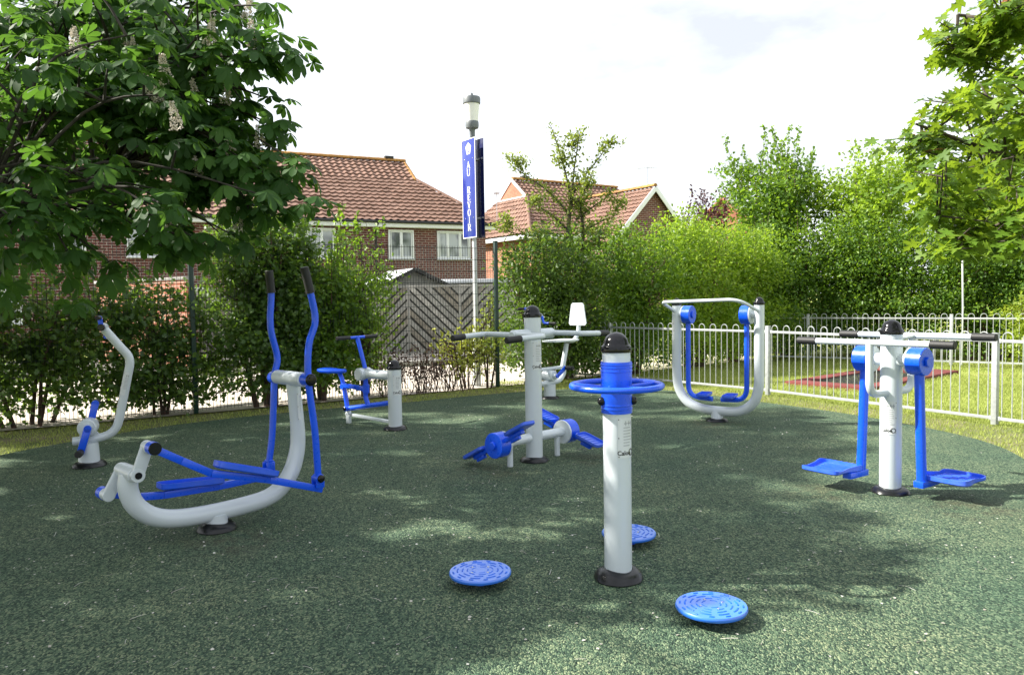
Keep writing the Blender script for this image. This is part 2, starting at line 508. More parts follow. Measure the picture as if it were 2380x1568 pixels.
# ---------------------------------------------------------------- ground
COURT = [(-5.5, 8.22), (-5.07, 9.11), (-4.38, 10.14), (-3.07, 11.14), (-1.68, 11.89), (-0.78, 12.5), (0.13, 13.0), (1.03, 13.33), (1.93, 13.3), (2.7, 12.75),
         (3.69, 11.24), (4.32, 10.2), (4.72, 9.22), (4.93, 8.42), (4.93, 7.74), (4.75, 7.05), (4.5, 6.2), (4.2, 4.5), (4.1, 1), (4.1, -4), (-6.5, -4), (-6.4, 2), (-6.1, 6)]
def closed_smooth(poly, seg=6):
    P = [Vector((x, y, 0)) for x, y in poly]; n = len(P); o = []
    for k in range(n):
        p0, p1, p2, p3 = P[k - 1], P[k], P[(k + 1) % n], P[(k + 2) % n]
        for j in range(seg):
            t = j / seg
            q = 0.5 * ((2 * p1) + (p2 - p0) * t + (2 * p0 - 5 * p1 + 4 * p2 - p3) * t * t + (3 * p1 - p0 - 3 * p2 + p3) * t ** 3)
            o.append((q.x, q.y))
    return o
COURT_S = closed_smooth(COURT)
sheet('ground', [(-400, -60), (400, -60), (400, 600), (-400, 600)], -0.05, M['lawn'])
sheet('rubber_play_surface', COURT_S, 0.0, M['court'], thick=0.045)
sheet('verge', [(-9, 8.0), (-6.6, 9.75), (-0.28, 13.75), (1.2, 14.6), (2.0, 14.65), (4.1, 12.05), (5.8, 9.0), (7.5, 6.0), (7.5, -6), (-9, -6)], -0.02, M['verge'])
sheet('car_park', [(-30, -4), (-6.75, 9.95), (-0.4, 14.0), (0.6, 14.7), (6, 19), (6, 21.6), (-4, 17.9), (-30, 10.5)], -0.03, M['carpark'])
sheet('road', [(-30, 10.9), (-4, 18.3), (6, 22.0), (6, 24.5), (-8, 24), (-30, 20)], -0.04, M['road'])
kb = MB()
for a, b in (((-30, 10.7), (-4, 18.1)), ((-4, 18.1), (6, 21.8))):
    kb.bar((*a, 0.02), (*b, 0.02), 0.15, 0.16, 0.01)
structure(kb.build('kerb', M['kerb']))
# ---------------------------------------------------------------- gym machines
GROUP = 'silver and blue outdoor gym machines'
def post_dome(parent, r, z, loc=(0, 0)):
    b = MB()
    b.lathe([(r + .006, 0), (r + .007, .004), (r + .007, .030), (r + .004, .036), (r - .002, .040)] +
            [((r - .006) * math.cos(a), .040 + (r * .92) * math.sin(a)) for a in [k * PI / 2 / 9 for k in range(1, 10)]], (loc[0], loc[1], z), n=32)
    for k in range(6):
        a = 0.4 + k * PI / 3
        d = Vector((math.cos(a), math.sin(a), 0))
        b.cyl(Vector((loc[0], loc[1], z + .018)) + d * (r + .008), Vector((loc[0], loc[1], z + .018)) + d * (r + .013), .005, 8)
    return b.build('dome_cap', M['black'], parent)
def boot(parent, r, h=.055, loc=(0, 0)):
    b = MB()
    n = 40; prof = [(r + .058, 0.0), (r + .062, .006), (r + .052, h * .55), (r + .030, h * .85), (r + .006, h), (r + .003, h)]
    rings = []
    for rr, z in prof:
        ring = []
        for k in range(n):
            a = 2 * PI * k / n
            w = 1 + .035 * math.sin(3 * a + 1.2) + .02 * math.sin(7 * a)
            q = r + .003 + (rr - r - .003) * w
            ring.append(b.bm.verts.new((loc[0] + q * math.cos(a), loc[1] + q * math.sin(a), z * (1 + .10 * math.sin(2 * a + .4)))))
        rings.append(ring)
    b.skin(rings, True, False)
    return b.build('rubber_boot', M['boot'], parent)
WORD = text_mesh('Caloo', 0.034)
def notice(parent, r, aim, z0, z1, half=0.62, T=None, logo=True, size=1.0):
    """riveted instruction plate wrapped on a round post: fine print, a small diagram, the word and the round mark"""
    T = T if T is not None else Matrix.Identity(4)
    b = MB()
    hw = half
    b.patch(r + .0022, aim - hw, aim + hw, z0, z1, 10, 0, T)
    o = b.build('notice_plate', M['plate'], parent, smooth=True)
    k = MB()
    H = z1 - z0
    # fine print in lines
    rr = r + .0036
    z = z1 - .26 * H
    rnd = random.Random(3)
    while z > z0 + .28 * H:
        for _ in range(1):
            k.patch(rr, aim - hw * .42, aim - hw * .42 + hw * rnd.uniform(.8, 1.25), z, z + .006 * size, 5, 1, T)
        z -= .0165 * size
    # little pictograms at the top
    for q in (-.15, .25, .6):
        k.patch(rr, aim + hw * (q - .06), aim + hw * (q + .06), z1 - .20 * H, z1 - .08 * H, 2, 1, T)
        k.patch(rr, aim + hw * (q - .16), aim + hw * (q + .14), z1 - .15 * H, z1 - .135 * H, 2, 0, T)
    for side in (-1, 1):
        for zz in (z0 + .04 * H, (z0 + z1) / 2, z1 - .04 * H):
            k.patch(rr, aim + side * hw * .90 - .03, aim + side * hw * .90 + .03, zz - .003, zz + .003, 1, 0, T)
    if logo:
        v, f = WORD
        s = size
        ids = []
        ax = aim - hw * .28
        for x, y, _ in v:
            a = ax + x * s / r
            ids.append(k.bm.verts.new(T @ Vector((rr * math.cos(a), rr * math.sin(a), z0 + .05 * H + y * s))))
        for q in f:
            try: k.bm.faces.new([ids[j] for j in q])
            except ValueError: pass
        # segmented ring mark
        ca = aim + hw * .58; cz = z0 + .05 * H + .019 * s
        for j in range(8):
            a0 = j * PI / 4 + .06; a1 = (j + 1) * PI / 4 - .06
            pts = []
            for R2, aa in ((.021 * s, a0), (.021 * s, a1), (.014 * s, a1), (.014 * s, a0)):
                a = ca + R2 * math.cos(aa) / r
                pts.append(T @ Vector((rr * math.cos(a), rr * math.sin(a), cz + R2 * math.sin(aa))))
            k.quad(*pts)
    k.build('lettering', [M['ink'], M['fineink']], o, smooth=False)
    return o
def tray(parent, name, c, L, Wd, rim, T, ribs=7, shaped=False, mname='blueworn'):
    """shallow footplate with raised rim and ribs: L along local x, Wd along local y"""
    b = MB()
    n = 48
    def outline(s, inset):
        o = []
        for k in range(n):
            a = 2 * PI * k / n
            ca, sa = math.cos(a), math.sin(a)
            e = 0.32
            x = (L / 2 - inset) * math.copysign(abs(ca) ** e, ca)
            y = (Wd / 2 - inset) * math.copysign(abs(sa) ** e, sa)
            if shaped:
                y *= 1 - .10 * math.cos(2 * PI * x / L * 1.0 + .8)
            o.append((x, y))
        return o
    def zz(x): return (.012 * math.sin(2 * PI * x / L) if shaped else 0)
    lv = [(outline(0, .010), -.010), (outline(0, .0), 0.0), (outline(0, 0), rim), (outline(0, .006), rim), (outline(0, .008), .004)]
    rings = [[b.bm.verts.new(T @ (Vector(c) + Vector((x, y, z + (zz(x) if z > .002 else 0))))) for x, y in o] for o, z in lv]
    b.skin(rings, True, True)
    for k in range(ribs):
        y0 = -L / 2 + L * (k + .8) / (ribs + .6)
        q = Vector(c) + Vector((y0, 0, .0065))
        m = Matrix.Rotation(.25, 4, 'Z') if shaped else Matrix.Identity(4)
        g = bmesh.ops.create_cube(b.bm, size=1.0)
        bmesh.ops.transform(b.bm, matrix=T @ Matrix.Translation(q) @ m @ Matrix.Diagonal((.011, Wd * .72, .006, 1)), verts=g['verts'])
    return b.build(name, M[mname], parent)
I4 = Matrix.Identity(4)
def TR(loc, ry=0.0, rx=0.0, rz=0.0):
    return Matrix.Translation(loc) @ Matrix.Rotation(rz, 4, 'Z') @ Matrix.Rotation(ry, 4, 'Y') @ Matrix.Rotation(rx, 4, 'X')

# --- wheel post in the middle of three twist discs
t = thing('hand_wheel_post', 'silver post with a blue hand wheel and sleeve, standing among three blue discs', 'gym machine', (0.58, 4.31, 0), 0, GROUP)
MB().cyl((0, 0, 0), (0, 0, 1.285), .078, 40).build('post', M['silver'], t)
boot(t, .078, .062)
post_dome(t, .078, 1.283)
b = MB()
pr = [(.080, .945), (.086, .945), (.086, .962)]
for z in (.965, .985, 1.175, 1.195, 1.212):
    pr += [(.086, z), (.0885, z + .002), (.0885, z + .008), (.086, z + .010)]
pr += [(.086, 1.23), (.080, 1.23)]
b.lathe(pr, n=48)
b.build('sleeve', M['blue'], t)
b = MB(); b.torus((0, 0, 1.095), .248, .0175, 64, 14)
b.build('hand_wheel', M['blue'], t)
for k in range(5):
    a = .35 + k * 2 * PI / 5
    d = Vector((math.cos(a), math.sin(a), 0))
    s = MB(); s.cyl(d * .085 + Vector((0, 0, 1.085)), d * .242 + Vector((0, 0, 1.095)), .0125, 14)
    s.cyl(d * .084 + Vector((0, 0, 1.085)), d * .098 + Vector((0, 0, 1.086)), .018, 14, r2=.013)
    s.build('spoke', M['blue'], t)
for a in (-PI + .28, -.12, PI / 2):
    d = Vector((math.cos(a), math.sin(a), 0)); c = Vector((0, 0, 1.012))
    s = MB(); s.lathe([(.024, 0), (.025, .008), (.022, .018), (.012, .026), (.0, .028)], c + d * .085, d, 20)
    s.build('knob', M['black'], t)
notice(t, .078, -.97, .700, .925, half=.68)

def disc(x, y, label, rz):
    t = thing('twist_disc', label, 'gym disc', (x, y, -.012), rz, 'blue standing twist discs')
    b = MB()
    b.lathe([(.150, .058), (.170, .062), (.1745, .070), (.1745, .078), (.170, .085), (.02, .088), (0, .088)], n=64)
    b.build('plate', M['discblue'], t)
    k = MB()
    rnd = random.Random(int(x * 100))
    for R, nn in ((.045, 5), (.072, 7), (.10, 8), (.128, 9), (.152, 12)):
        for j in range(nn):
            a0 = (j + .12) * 2 * PI / nn + R * 9; a1 = a0 + 2 * PI / nn * (.62 if R < .15 else .3)
            m = 6
            rows = []
            for zz, wv in ((.0862, .0045), (.0886, .0030)):
                rows.append([[k.bm.verts.new(((R + sg * wv) * math.cos(a0 + (a1 - a0) * q / m), (R + sg * wv) * math.sin(a0 + (a1 - a0) * q / m), zz)) for q in range(m + 1)] for sg in (-1, 1)])
            (a_, b_), (c_, d_) = rows
            for q in range(m):
                k.bm.faces.new((a_[q], a_[q + 1], c_[q + 1], c_[q])); k.bm.faces.new((c_[q], c_[q + 1], d_[q + 1], d_[q])); k.bm.faces.new((d_[q], d_[q + 1], b_[q + 1], b_[q]))
            k.bm.faces.new((a_[0], c_[0], d_[0], b_[0])); k.bm.faces.new((a_[m], c_[m], d_[m], b_[m]))
    k.build('tread_pattern', M['tread'], t, smooth=False)
    for j in range(4):
        a = j * PI / 2 + .5
        s = MB(); s.lathe([(.0065, 0), (.006, .003), (0, .005)], (.062 * math.cos(a), .062 * math.sin(a), .0875), n=10)
        s.build('bolt', M['bolt'], t)
    s = MB(); s.lathe([(.045, .0), (.045, .05), (.055, .059), (0, .0595)], n=32); s.build('pivot', M['blue'], t)
    return t
disc(-0.20, 4.27, 'blue patterned twist disc standing by itself in shade, left of the wheel post', .3)
disc(0.96, 3.74, 'blue patterned twist disc casting a round shadow, closest of the discs to the camera', 1.4)
disc(0.735, 4.94, 'blue twist disc partly hidden behind the wheel post', 2.2)

# --- elliptical cross trainer
t = thing('cross_trainer', 'silver cross trainer with blue pedal beams and two tall blue arms with black grips', 'gym machine', (-2.1, 5.38, 0), rad(46), GROUP)
fp = smoothpath([(-.572, 0, .50), (-.580, 0, .39), (-.530, 0, .27), (-.400, 0, .172), (-.180, 0, .130), (.183, 0, .128), (.42, 0, .158), (.56, 0, .262), (.636, 0, .417), (.658, 0, .611), (.630, 0, .985)], 6)
MB().tube(fp, [.062 if p.x < .3 or p.z < .3 else .062 - .010 * min(1, (p.z - .3) / .4) for p in fp], 24).build('frame_tube', M['silver'], t)
b = MB(); b.cyl((-.0, 0, 0), (-.0, 0, .11), .074, 32); b.bar((-.075, 0, .095), (.075, 0, .095), .05, .06, .01); b.build('pedestal', M['silver'], t)
boot(t, .074, .055)
MB().cyl((-.572, -.125, .508), (-.572, .105, .508), .050, 28, bev=.004).build('crank_axle', M['silver'], t)
def crank(name, y, p0, p1, side):
    b = MB()
    a, c = Vector((p0[0], y, p0[1])), Vector((p1[0], y, p1[1]))
    b.bar(a, c, .030, .078, .006, up=(a - c).cross(Vector((0, 1, 0))))
    b.cyl(a - Vector((0, .017, 0)), a + Vector((0, .017, 0)), .045, 28, bev=.003)
    b.cyl(c - Vector((0, .0155, 0)), c + Vector((0, .0155, 0)), .040, 28, bev=.003)
    b.cyl(c, c + Vector((0, side * .06, 0)), .039, 28)
    o = b.build(name, M['silver'], t)
    s = MB(); s.cyl(a + Vector((0, side * .0165, 0)), a + Vector((0, side * .026, 0)), .022, 20, bev=.002); s.build('axle_cap', M['black'], o)
    return c
kN = crank('crank_arm', -.145, (-.572, .508), (-.505, .684), -1)
kF = crank('crank_arm', .125, (-.572, .508), (-.66, .352), 1)
def beam(y, knob, pts, side, ptr, ry):
    b = MB()
    b.cyl(knob + Vector((0, side * .06, 0)), knob + Vector((0, side * .125, 0)), .042, 28, bev=.003)
    P = [Vector((x, y, z)) for x, z in pts]
    for a, c in zip(P[:-1], P[1:]):
        b.bar(a, c, .036, .050, .004)
    e = P[-1]
    b.bar(e + Vector((-.03, -side * .03, .02)), e + Vector((-.03, -side * .03, .105)), .010, .07, .003, up=(1, 0, 0))
    b.bar(e + Vector((-.03, side * .03, .02)), e + Vector((-.03, side * .03, .105)), .010, .07, .003, up=(1, 0, 0))
    b.build('pedal_beam', M['blue'], t)
    s = MB(); s.cyl(knob + Vector((0, side * .124, 0)), knob + Vector((0, side * .132, 0)), .041, 28, bev=.002); s.build('beam_cap', M['black'], t)
    tray(t, 'footplate', (0, 0, 0), .46, .135, .034, TR((ptr[0], y, ptr[1]), ry=ry), ribs=0)
beam(-.235, kN, [(-.49, .672), (-.33, .575), (-.135, .458), (.284, .338), (.705, .190)], -1, (.115, .432), math.atan2(.152, .47))
beam(.215, kF, [(-.66, .352), (-.425, .281), (-.275, .264), (.12, .250), (.555, .258)], 1, (-.078, .300), math.atan2(.034, .43))
b = MB(); b.cyl((.61, -.195, 1.015), (.61, .195, 1.015), .054, 32, bev=.004); b.build('crossbar', M['silver'], t)
def arm(y, pts, side):
    pv = pts[4]
    b = MB()
    P = smoothpath([(x, y, z) for x, z in pts], 5)
    b.tube(P, .0255, 16)
    b.cyl((pv[0], y - side * .055, pv[1]), (pv[0], y + side * .035, pv[1]), .046, 26, bev=.003)
    e = pts[-1]
    b.cyl((e[0], y - .034, e[1] - .01), (e[0], y + .034, e[1] - .01), .034, 22, bev=.003)
    o = b.build('swing_arm', M['blue'], t)
    a0, a1 = Vector((pts[0][0], y, pts[0][1])), Vector((pts[1][0], y, pts[1][1]))
    d = (a0 - a1).normalized()
    s = MB(); s.cyl(a1 + d * .0, a0 + d * .004, .031, 20, bev=.004); s.cyl(a1 - d * .002, a1 + d * .012, .034, 20); s.build('grip', M['grip'], o)
    s = MB(); s.lathe([(.044, 0), (.045, .010), (.040, .016), (.030, .018), (.026, .024), (.0, .026)], (pv[0], y + side * .034, pv[1]), (0, side, 0), 26); s.build('pivot_cap', M['black'], o)
    s = MB(); s.lathe([(.028, 0), (.029, .012), (.020, .022), (0, .026)], (e[0], y + side * .034, e[1] - .01), (0, side, 0), 20); s.build('knob', M['black'], o)
arm(-.245, [(.609, 1.836), (.653, 1.655), (.686, 1.449), (.628, 1.277), (.613, 1.020), (.655, .640), (.672, .292)], -1)
arm(.245, [(.597, 1.828), (.610, 1.663), (.594, 1.398), (.643, 1.160), (.614, 1.005), (.582, .595), (.545, .352)], 1)
T_ = TR((.655, 0, .0), ry=-.03)
notice(t, .0545, -.98, .70, .905, half=.62, T=T_, logo=False, size=.8)

# --- hand and foot cycle without a seat
t = thing('pedal_cycle', 'silver curved-tube hand and foot cycle without a seat, in front of the left hedge', 'gym machine', (-4.2, 7.59, 0), rad(20), GROUP)
fp = fillet([(-.13, 0, .257), (.17, 0, .275), (.30, 0, .50), (.405, 0, 1.04), (.165, 0, 1.365)], {1: .16, 2: .14, 3: .09}, 8)
fp = smoothpath([(-.135, 0, .255), (.022, 0, .264), (.150, 0, .288), (.228, 0, .335), (.275, 0, .425), (.318, 0, .620), (.372, 0, .870), (.396, 0, .99), (.385, 0, 1.075), (.320, 0, 1.165), (.185, 0, 1.345)], 6)
MB().tube(fp, .041, 22).build('frame_tube', M['silver'], t)
b = MB(); b.lathe([(.098, 0), (.094, .10), (.088, .235), (0, .236)], n=32); b.build('pedestal', M['silver'], t)
boot(t, .094, .05)
b = MB(); b.cyl((0, -.075, .385), (0, .115, .385), .086, 36, bev=.01); b.cyl((0, -.095, .385), (0, -.07, .385), .048, 28)
b.prism([(-.09, .25), (.14, .26), (.06, .36), (-.06, .36)], -.02, .02, Matrix(((1, 0, 0, 0), (0, 0, 1, 0), (0, 1, 0, 0), (0, 0, 0, 1))))
b.build('pedal_hub', M['silver'], t)
def flatcrank(par, a, c, w, th, pedal, ln, pr=.034):
    b = MB(); a, c = Vector(a), Vector(c)
    b.bar(a, c, th, w, .004, up=(a - c).cross(Vector((0, 1, 0))))
    b.cyl(a - Vector((0, th / 2, 0)), a + Vector((0, th / 2, 0)), w * .52, 22); b.cyl(c - Vector((0, th / 2.05, 0)), c + Vector((0, th / 2.05, 0)), w * .51, 22)
    o = b.build('crank_arm', M['blue'], par)
    s = MB(); s.cyl(c + Vector((0, pedal * th * .45, 0)), c + Vector((0, pedal * ln, 0)), pr, 20, bev=.006); s.build('pedal' if pr > .03 else 'grip', M['grip'], o)
flatcrank(t, (.015, -.110, .385), (-.055, -.110, .160), .066, .026, -1, .13)
flatcrank(t, (0, .130, .385), (.055, .130, .600), .066, .026, 1, .13)
b = MB(); b.cyl((.172, -.085, 1.368), (.172, .085, 1.368), .040, 26, bev=.004); b.build('hand_hub', M['silver'], t)
flatcrank(t, (.172, -.098, 1.368), (.160, -.098, 1.462), .042, .024, -1, .15, .020)
flatcrank(t, (.172, .098, 1.368), (.182, .098, 1.270), .042, .024, 1, .15, .020)
s = MB(); s.cyl((.172, -.109, 1.368), (.172, -.135, 1.368), .034, 22, bev=.006); s.build('hub_cap', M['black'], t)
T_ = TR((.305, 0, .60), ry=math.atan2(.083, .38))
notice(t, .0415, -PI / 2 + .25, .09, .32, half=1.0, T=T_, logo=False, size=.8)

# --- rider
t = thing('rider_machine', 'short silver post machine with blue saddle, blue handlebar and stirrup frame, before the hedge gap', 'gym machine', (-1.45, 9.45, 0), rad(-38), GROUP)
MB().cyl((0, 0, 0), (0, 0, .742), .084, 36).build('post', M['silver'], t)
boot(t, .084, .045); post_dome(t, .084, .738)
b = MB(); b.cyl((-.06, 0, .662), (-.52, 0, .655), .058, 28); b.cyl((-.555, -.095, .655), (-.555, .085, .655), .080, 32, bev=.006)
b.box((-.47, 0, .70), (.10, .07, .05), None, .008); b.cyl((-.555, -.094, .655), (-.555, -.104, .655), .062, 28)
b.build('main_arm', M['silver'], t)
b = MB(); b.tube(smoothpath([(-.665, 0, 1.125), (-.60, 0, .94), (-.53, 0, .73)], 4), .027, 16); b.tube(smoothpath([(-.525, 0, .60), (-.525, 0, .46), (-.53, 0, .36), (-.49, 0, .268)], 5), .030, 16)
b.cyl((-.665, -.30, 1.118), (-.665, .30, 1.118), .018, 14); b.cyl((-.52, 0, .415), (-.52, 0, .525), .043, 24, bev=.004)
b.build('handlebar_stalk', M['blue'], t)
for s_ in (-1, 1):
    s = MB(); s.cyl((-.665, s_ * .12, 1.118), (-.665, s_ * .33, 1.118), .0245, 18, bev=.004); s.build('grip', M['grip'], t)
b = MB(); b.tube([(-.872, 0, .190), (-.10, 0, .318)], .031, 16); b.cyl((-.872, -.06, .192), (-.872, .06, .192), .034, 20, bev=.003); b.build('rocker_bar', M['blue'], t)
b = MB(); b.tube(smoothpath([(-.89, 0, .208), (-.925, 0, .36), (-.958, 0, .50), (-.985, 0, .575), (-1.03, 0, .640)], 4), .029, 16); b.cyl((-.945, -.04, .475), (-.945, .04, .475), .038, 20, bev=.003); b.build('seat_stalk', M['blue'], t)
b = MB()
for y in (-.032, .032): b.bar((-.945, y, .485), (-.70, y, .478), .010, .045, .003)
b.bar((-.74, 0, .478), (-.54, 0, .462), .05, .055, .004); b.build('link_bar', M['blue'], t)
b = MB()
out_ = [(-1.36, -.105), (-1.30, -.125), (-1.18, -.10), (-1.0, -.055), (-.93, -.035), (-.915, 0), (-.93, .035), (-1.0, .055), (-1.18, .10), (-1.30, .125), (-1.36, .105), (-1.375, 0)]
rings = []
for ins, z in ((.03, .640), (0, .658), (0, .672), (.012, .684), (.05, .69)):
    rings.append([b.bm.verts.new(((x + 1.14) * (1 - ins * 3) - 1.14, y * (1 - ins * 4), z + .025 * ((x + 1.14) / .25) ** 2 * .5)) for x, y in out_])
b.skin(rings); b.build('saddle', M['blue'], t)
for y in (-.07, .07):
    s = MB(); s.lathe([(.024, 0), (.025, .010), (.015, .018), (0, .020)], (-.872, y * .86, .192), (0, 1 if y > 0 else -1, 0), 18); s.build('knob', M['black'], t)
b = MB(); b.bar((-.915, 0, .118), (-.07, 0, .085), .045, .034, .004); b.bar((-.872, 0, 0), (-.872, 0, .165), .06, .045, .004); b.build('floor_rail', M['silver'], t)
notice(t, .084, -.33, .43, .67, half=.62)

# --- double stepper
t = thing('stepper', 'tall silver post with bent handlebars and blue pedal drums near the ground on both sides', 'gym machine', (0.2, 7.49, 0), rad(45), GROUP)
MB().cyl((0, 0, 0), (0, 0, 1.405), .082, 36).build('post', M['silver'], t)
boot(t, .082, .045); post_dome(t, .082, 1.40)
b = MB(); b.cyl((-.29, 0, 1.235), (.29, 0, 1.235), .052, 28, bev=.018); b.build('handlebar_sleeve', M['silver'], t)
for s_ in (-1, 1):
    b = MB()
    P = fillet([(s_ * .70, -.36, 1.222), (s_ * .50, -.385, 1.232), (s_ * .26, -.41, 1.24), (s_ * .26, .41, 1.24), (s_ * .50, .385, 1.232), (s_ * .70, .36, 1.222)], {1: .06, 2: .07, 3: .07, 4: .06}, 7)
    b.tube(P, .0255, 18)
    o = b.build('handlebar', M['silver'], t)
    for y in (-1, 1):
        a = Vector((s_ * .715, y * .358, 1.221)); c = Vector((s_ * .55, y * .379, 1.23))
        s = MB(); s.cyl(c, a, .031, 20, bev=.005); s.build('grip', M['grip'], o)
for s_ in (-1, 1):
    b = MB(); b.cyl((s_ * .07, 0, .235), (s_ * .43, 0, .228), .046, 26); b.cyl((s_ * .405, 0, .228), (s_ * .428, 0, .228), .118, 40, bev=.003); b.cyl((s_ * .335, 0, 0), (s_ * .335, 0, .22), .028, 20)
    b.build('pedal_support', M['silver'], t)
    b = MB(); b.cyl((s_ * .428, 0, .228), (s_ * .55, 0, .228), .119, 44, bev=.004); b.cyl((s_ * .55, 0, .228), (s_ * .572, 0, .228), .036, 26, bev=.004); b.build('pedal_drum', M['blue'], t)
    tl = .47 if s_ < 0 else -.30
    for y in (-1, 1):
        # arm from the drum out to its plate, tilted with the drum
        d = Vector((0, y * math.cos(tl), -y * math.sin(tl)))
        c0 = Vector((s_ * .49, 0, .228))
        b = MB(); b.bar(c0 + d * .09, c0 + d * .36, .05, .04, .004); b.bar(c0 + d * .20 - Vector((0, 0, .035)), c0 + d * .32 - Vector((0, 0, .035)), .035, .04, .004); o = b.build('pedal_arm', M['blue'], t)
        pc = c0 + d * .32 + Vector((0, 0, .032))
        T_ = Matrix.Translation(pc) @ Matrix.Rotation(-tl, 4, 'X') @ Matrix.Rotation(PI / 2, 4, 'Z')
        tray(t, 'footplate', (0, 0, 0), .30, .17, .024, T_, ribs=6)
notice(t, .082, -PI / 2 - .22, .895, 1.165, half=.62)

# --- seated hand and foot cycle
t = thing('seated_cycle', 'silver seated cycle with perforated backrest and blue hand cranks, beside the hedge at the back', 'gym machine', (0.58, 12.11, 0), rad(48), GROUP)
b = MB(); b.lathe([(.096, 0), (.092, .22), (0, .221)], n=32); b.build('pedestal', M['silver'], t)
boot(t, .092, .04)
MB().tube(smoothpath([(-.36, 0, .30), (-.22, 0, .248), (.012, 0, .248), (.218, 0, .256), (.324, 0, .321), (.361, 0, .405), (.345, 0, .494), (.402, 0, .687), (.44, 0, .84)], 6), .040, 20).build('seat_tube', M['silver'], t)
MB().tube(smoothpath([(-.36, 0, .30), (-.46, 0, .42), (-.50, 0, .70), (-.53, 0, .98), (-.50, 0, 1.10), (-.40, 0, 1.20), (-.30, 0, 1.29)], 6), .040, 20).build('front_tube', M['silver'], t)
MB().tube([(-.46, 0, .470), (.34, 0, .466)], .026, 16).build('brace', M['silver'], t)
b = MB(); b.cyl((-.01, -.10, .36), (-.01, .10, .36), .085, 32, bev=.01); b.cyl((-.01, -.155, .36), (-.01, .155, .36), .042, 24); b.build('pedal_hub', M['silver'], t)
flatcrank(t, (-.01, -.17, .36), (.185, -.17, .475), .060, .024, -1, .16)
flatcrank(t, (-.01, .17, .36), (-.205, .17, .245), .060, .024, 1, .16)
b = MB(); b.cyl((-.29, -.09, 1.30), (-.29, .09, 1.30), .040, 24, bev=.004); b.build('hand_hub', M['silver'], t)
for y, z1 in ((-1, 1.19), (1, 1.41)):
    b = MB(); b.tube(fillet([(-.29, y * .11, 1.30), (-.29, y * .13, z1), (-.29, y * .24, z1)], .04, 5), .019, 14); o = b.build('hand_crank', M['blue'], t)
    s = MB(); s.cyl((-.29, y * .24, z1), (-.29, y * .37, z1), .021, 16, bev=.004); s.build('grip', M['grip'], o)
b = MB()
b.prism([(-.02, -.10), (0, -.14), (.10, -.17), (.50, -.18), (.58, -.15), (.60, -.08), (.60, .08), (.58, .15), (.50, .18), (.10, .17), (0, .14), (-.02, .10)], .882, .905)
b.build('seat', M['silver'], t)
MB().tube(fillet([(.50, 0, .872), (.66, 0, .875), (.765, 0, 1.0), (.775, 0, 1.20)], .08, 6), .034, 18).build('backrest_tube', M['silver'], t)
b = MB()
bp = [(-.175, 1.15), (-.15, 1.118), (.15, 1.118), (.175, 1.15), (.125, 1.455), (.095, 1.485), (-.095, 1.485), (-.125, 1.455)]
b.prism(bp, .735, .757, Matrix(((0, 0, 1, 0), (1, 0, 0, 0), (0, 1, 0, 0), (0, 0, 0, 1))))
o = b.build('backrest', M['silver'], t)
s = MB()
for r0 in range(7):
    for c0 in range(6):
        if (r0 * 6 + c0) % 7 in (0, 3): continue
        w = .20 - .012 * r0
        s.cyl((.7335, -w / 2 + w * c0 / 5, 1.20 + .036 * r0), (.7352, -w / 2 + w * c0 / 5, 1.20 + .036 * r0), .0062, 8)
s.build('perforation', M['ink'], o, smooth=False)

# --- air walker
t = thing('air_walker', 'U-shaped silver frame with two hanging blue legs and a top handrail, before the bow-top railing', 'gym machine', (2.56, 9.67, 0), rad(-38), GROUP)
fp = smoothpath([(-.540, 0, 1.46), (-.542, 0, 1.0), (-.543, 0, .60), (-.515, 0, .385), (-.400, 0, .222), (-.215, 0, .148), (.042, 0, .128), (.300, 0, .148), (.468, 0, .265), (.533, 0, .455), (.540, 0, .65), (.540, 0, 1.0), (.540, 0, 1.46)], 6)
MB().tube(fp, .060, 26).build('frame_tube', M['silver'], t)
b = MB(); b.lathe([(.078, 0), (.072, .10), (.066, .13), (0, .131)], n=32); b.build('pedestal', M['silver'], t)
boot(t, .076, .04)
for s_ in (-1, 1): post_dome(t, .058, 1.455, (s_ * .54, 0))
MB().tube(fillet([(-.55, -.05, 1.385), (-.60, -.31, 1.50), (.40, -.31, 1.525), (.545, -.05, 1.385)], {1: .07, 2: .14}, 8), .0205, 18).build('handrail', M['silver'], t)
for s_ in (-1, 1):
    b = MB(); b.cyl((s_ * .54, 0, 1.335), (s_ * .44, 0, 1.335), .045, 24); b.cyl((s_ * .452, 0, 1.335), (s_ * .438, 0, 1.335), .112, 40, bev=.003); b.build('bracket', M['silver'], t)
    b = MB(); b.cyl((s_ * .438, 0, 1.335), (s_ * .325, 0, 1.335), .114, 44, bev=.004); b.cyl((s_ * .325, 0, 1.335), (s_ * .305, 0, 1.335), .045, 28, bev=.004); b.build('drum', M['blue'], t)
    b = MB(); b.tube(fillet([(s_ * .385, 0, 1.25), (s_ * .385, 0, .29), (s_ * .06, 0, .275)], .15, 8), .031, 20); b.build('hanging_leg', M['blue'], t)
    tray(t, 'footplate', (0, 0, 0), .34, .15, .026, TR((s_ * .17, 0, .318), rz=PI / 2 + .18), ribs=6)
T_ = TR((-.541, 0, 0))
notice(t, .060, -2.2, 1.0, 1.26, half=.6, T=T_, logo=False)

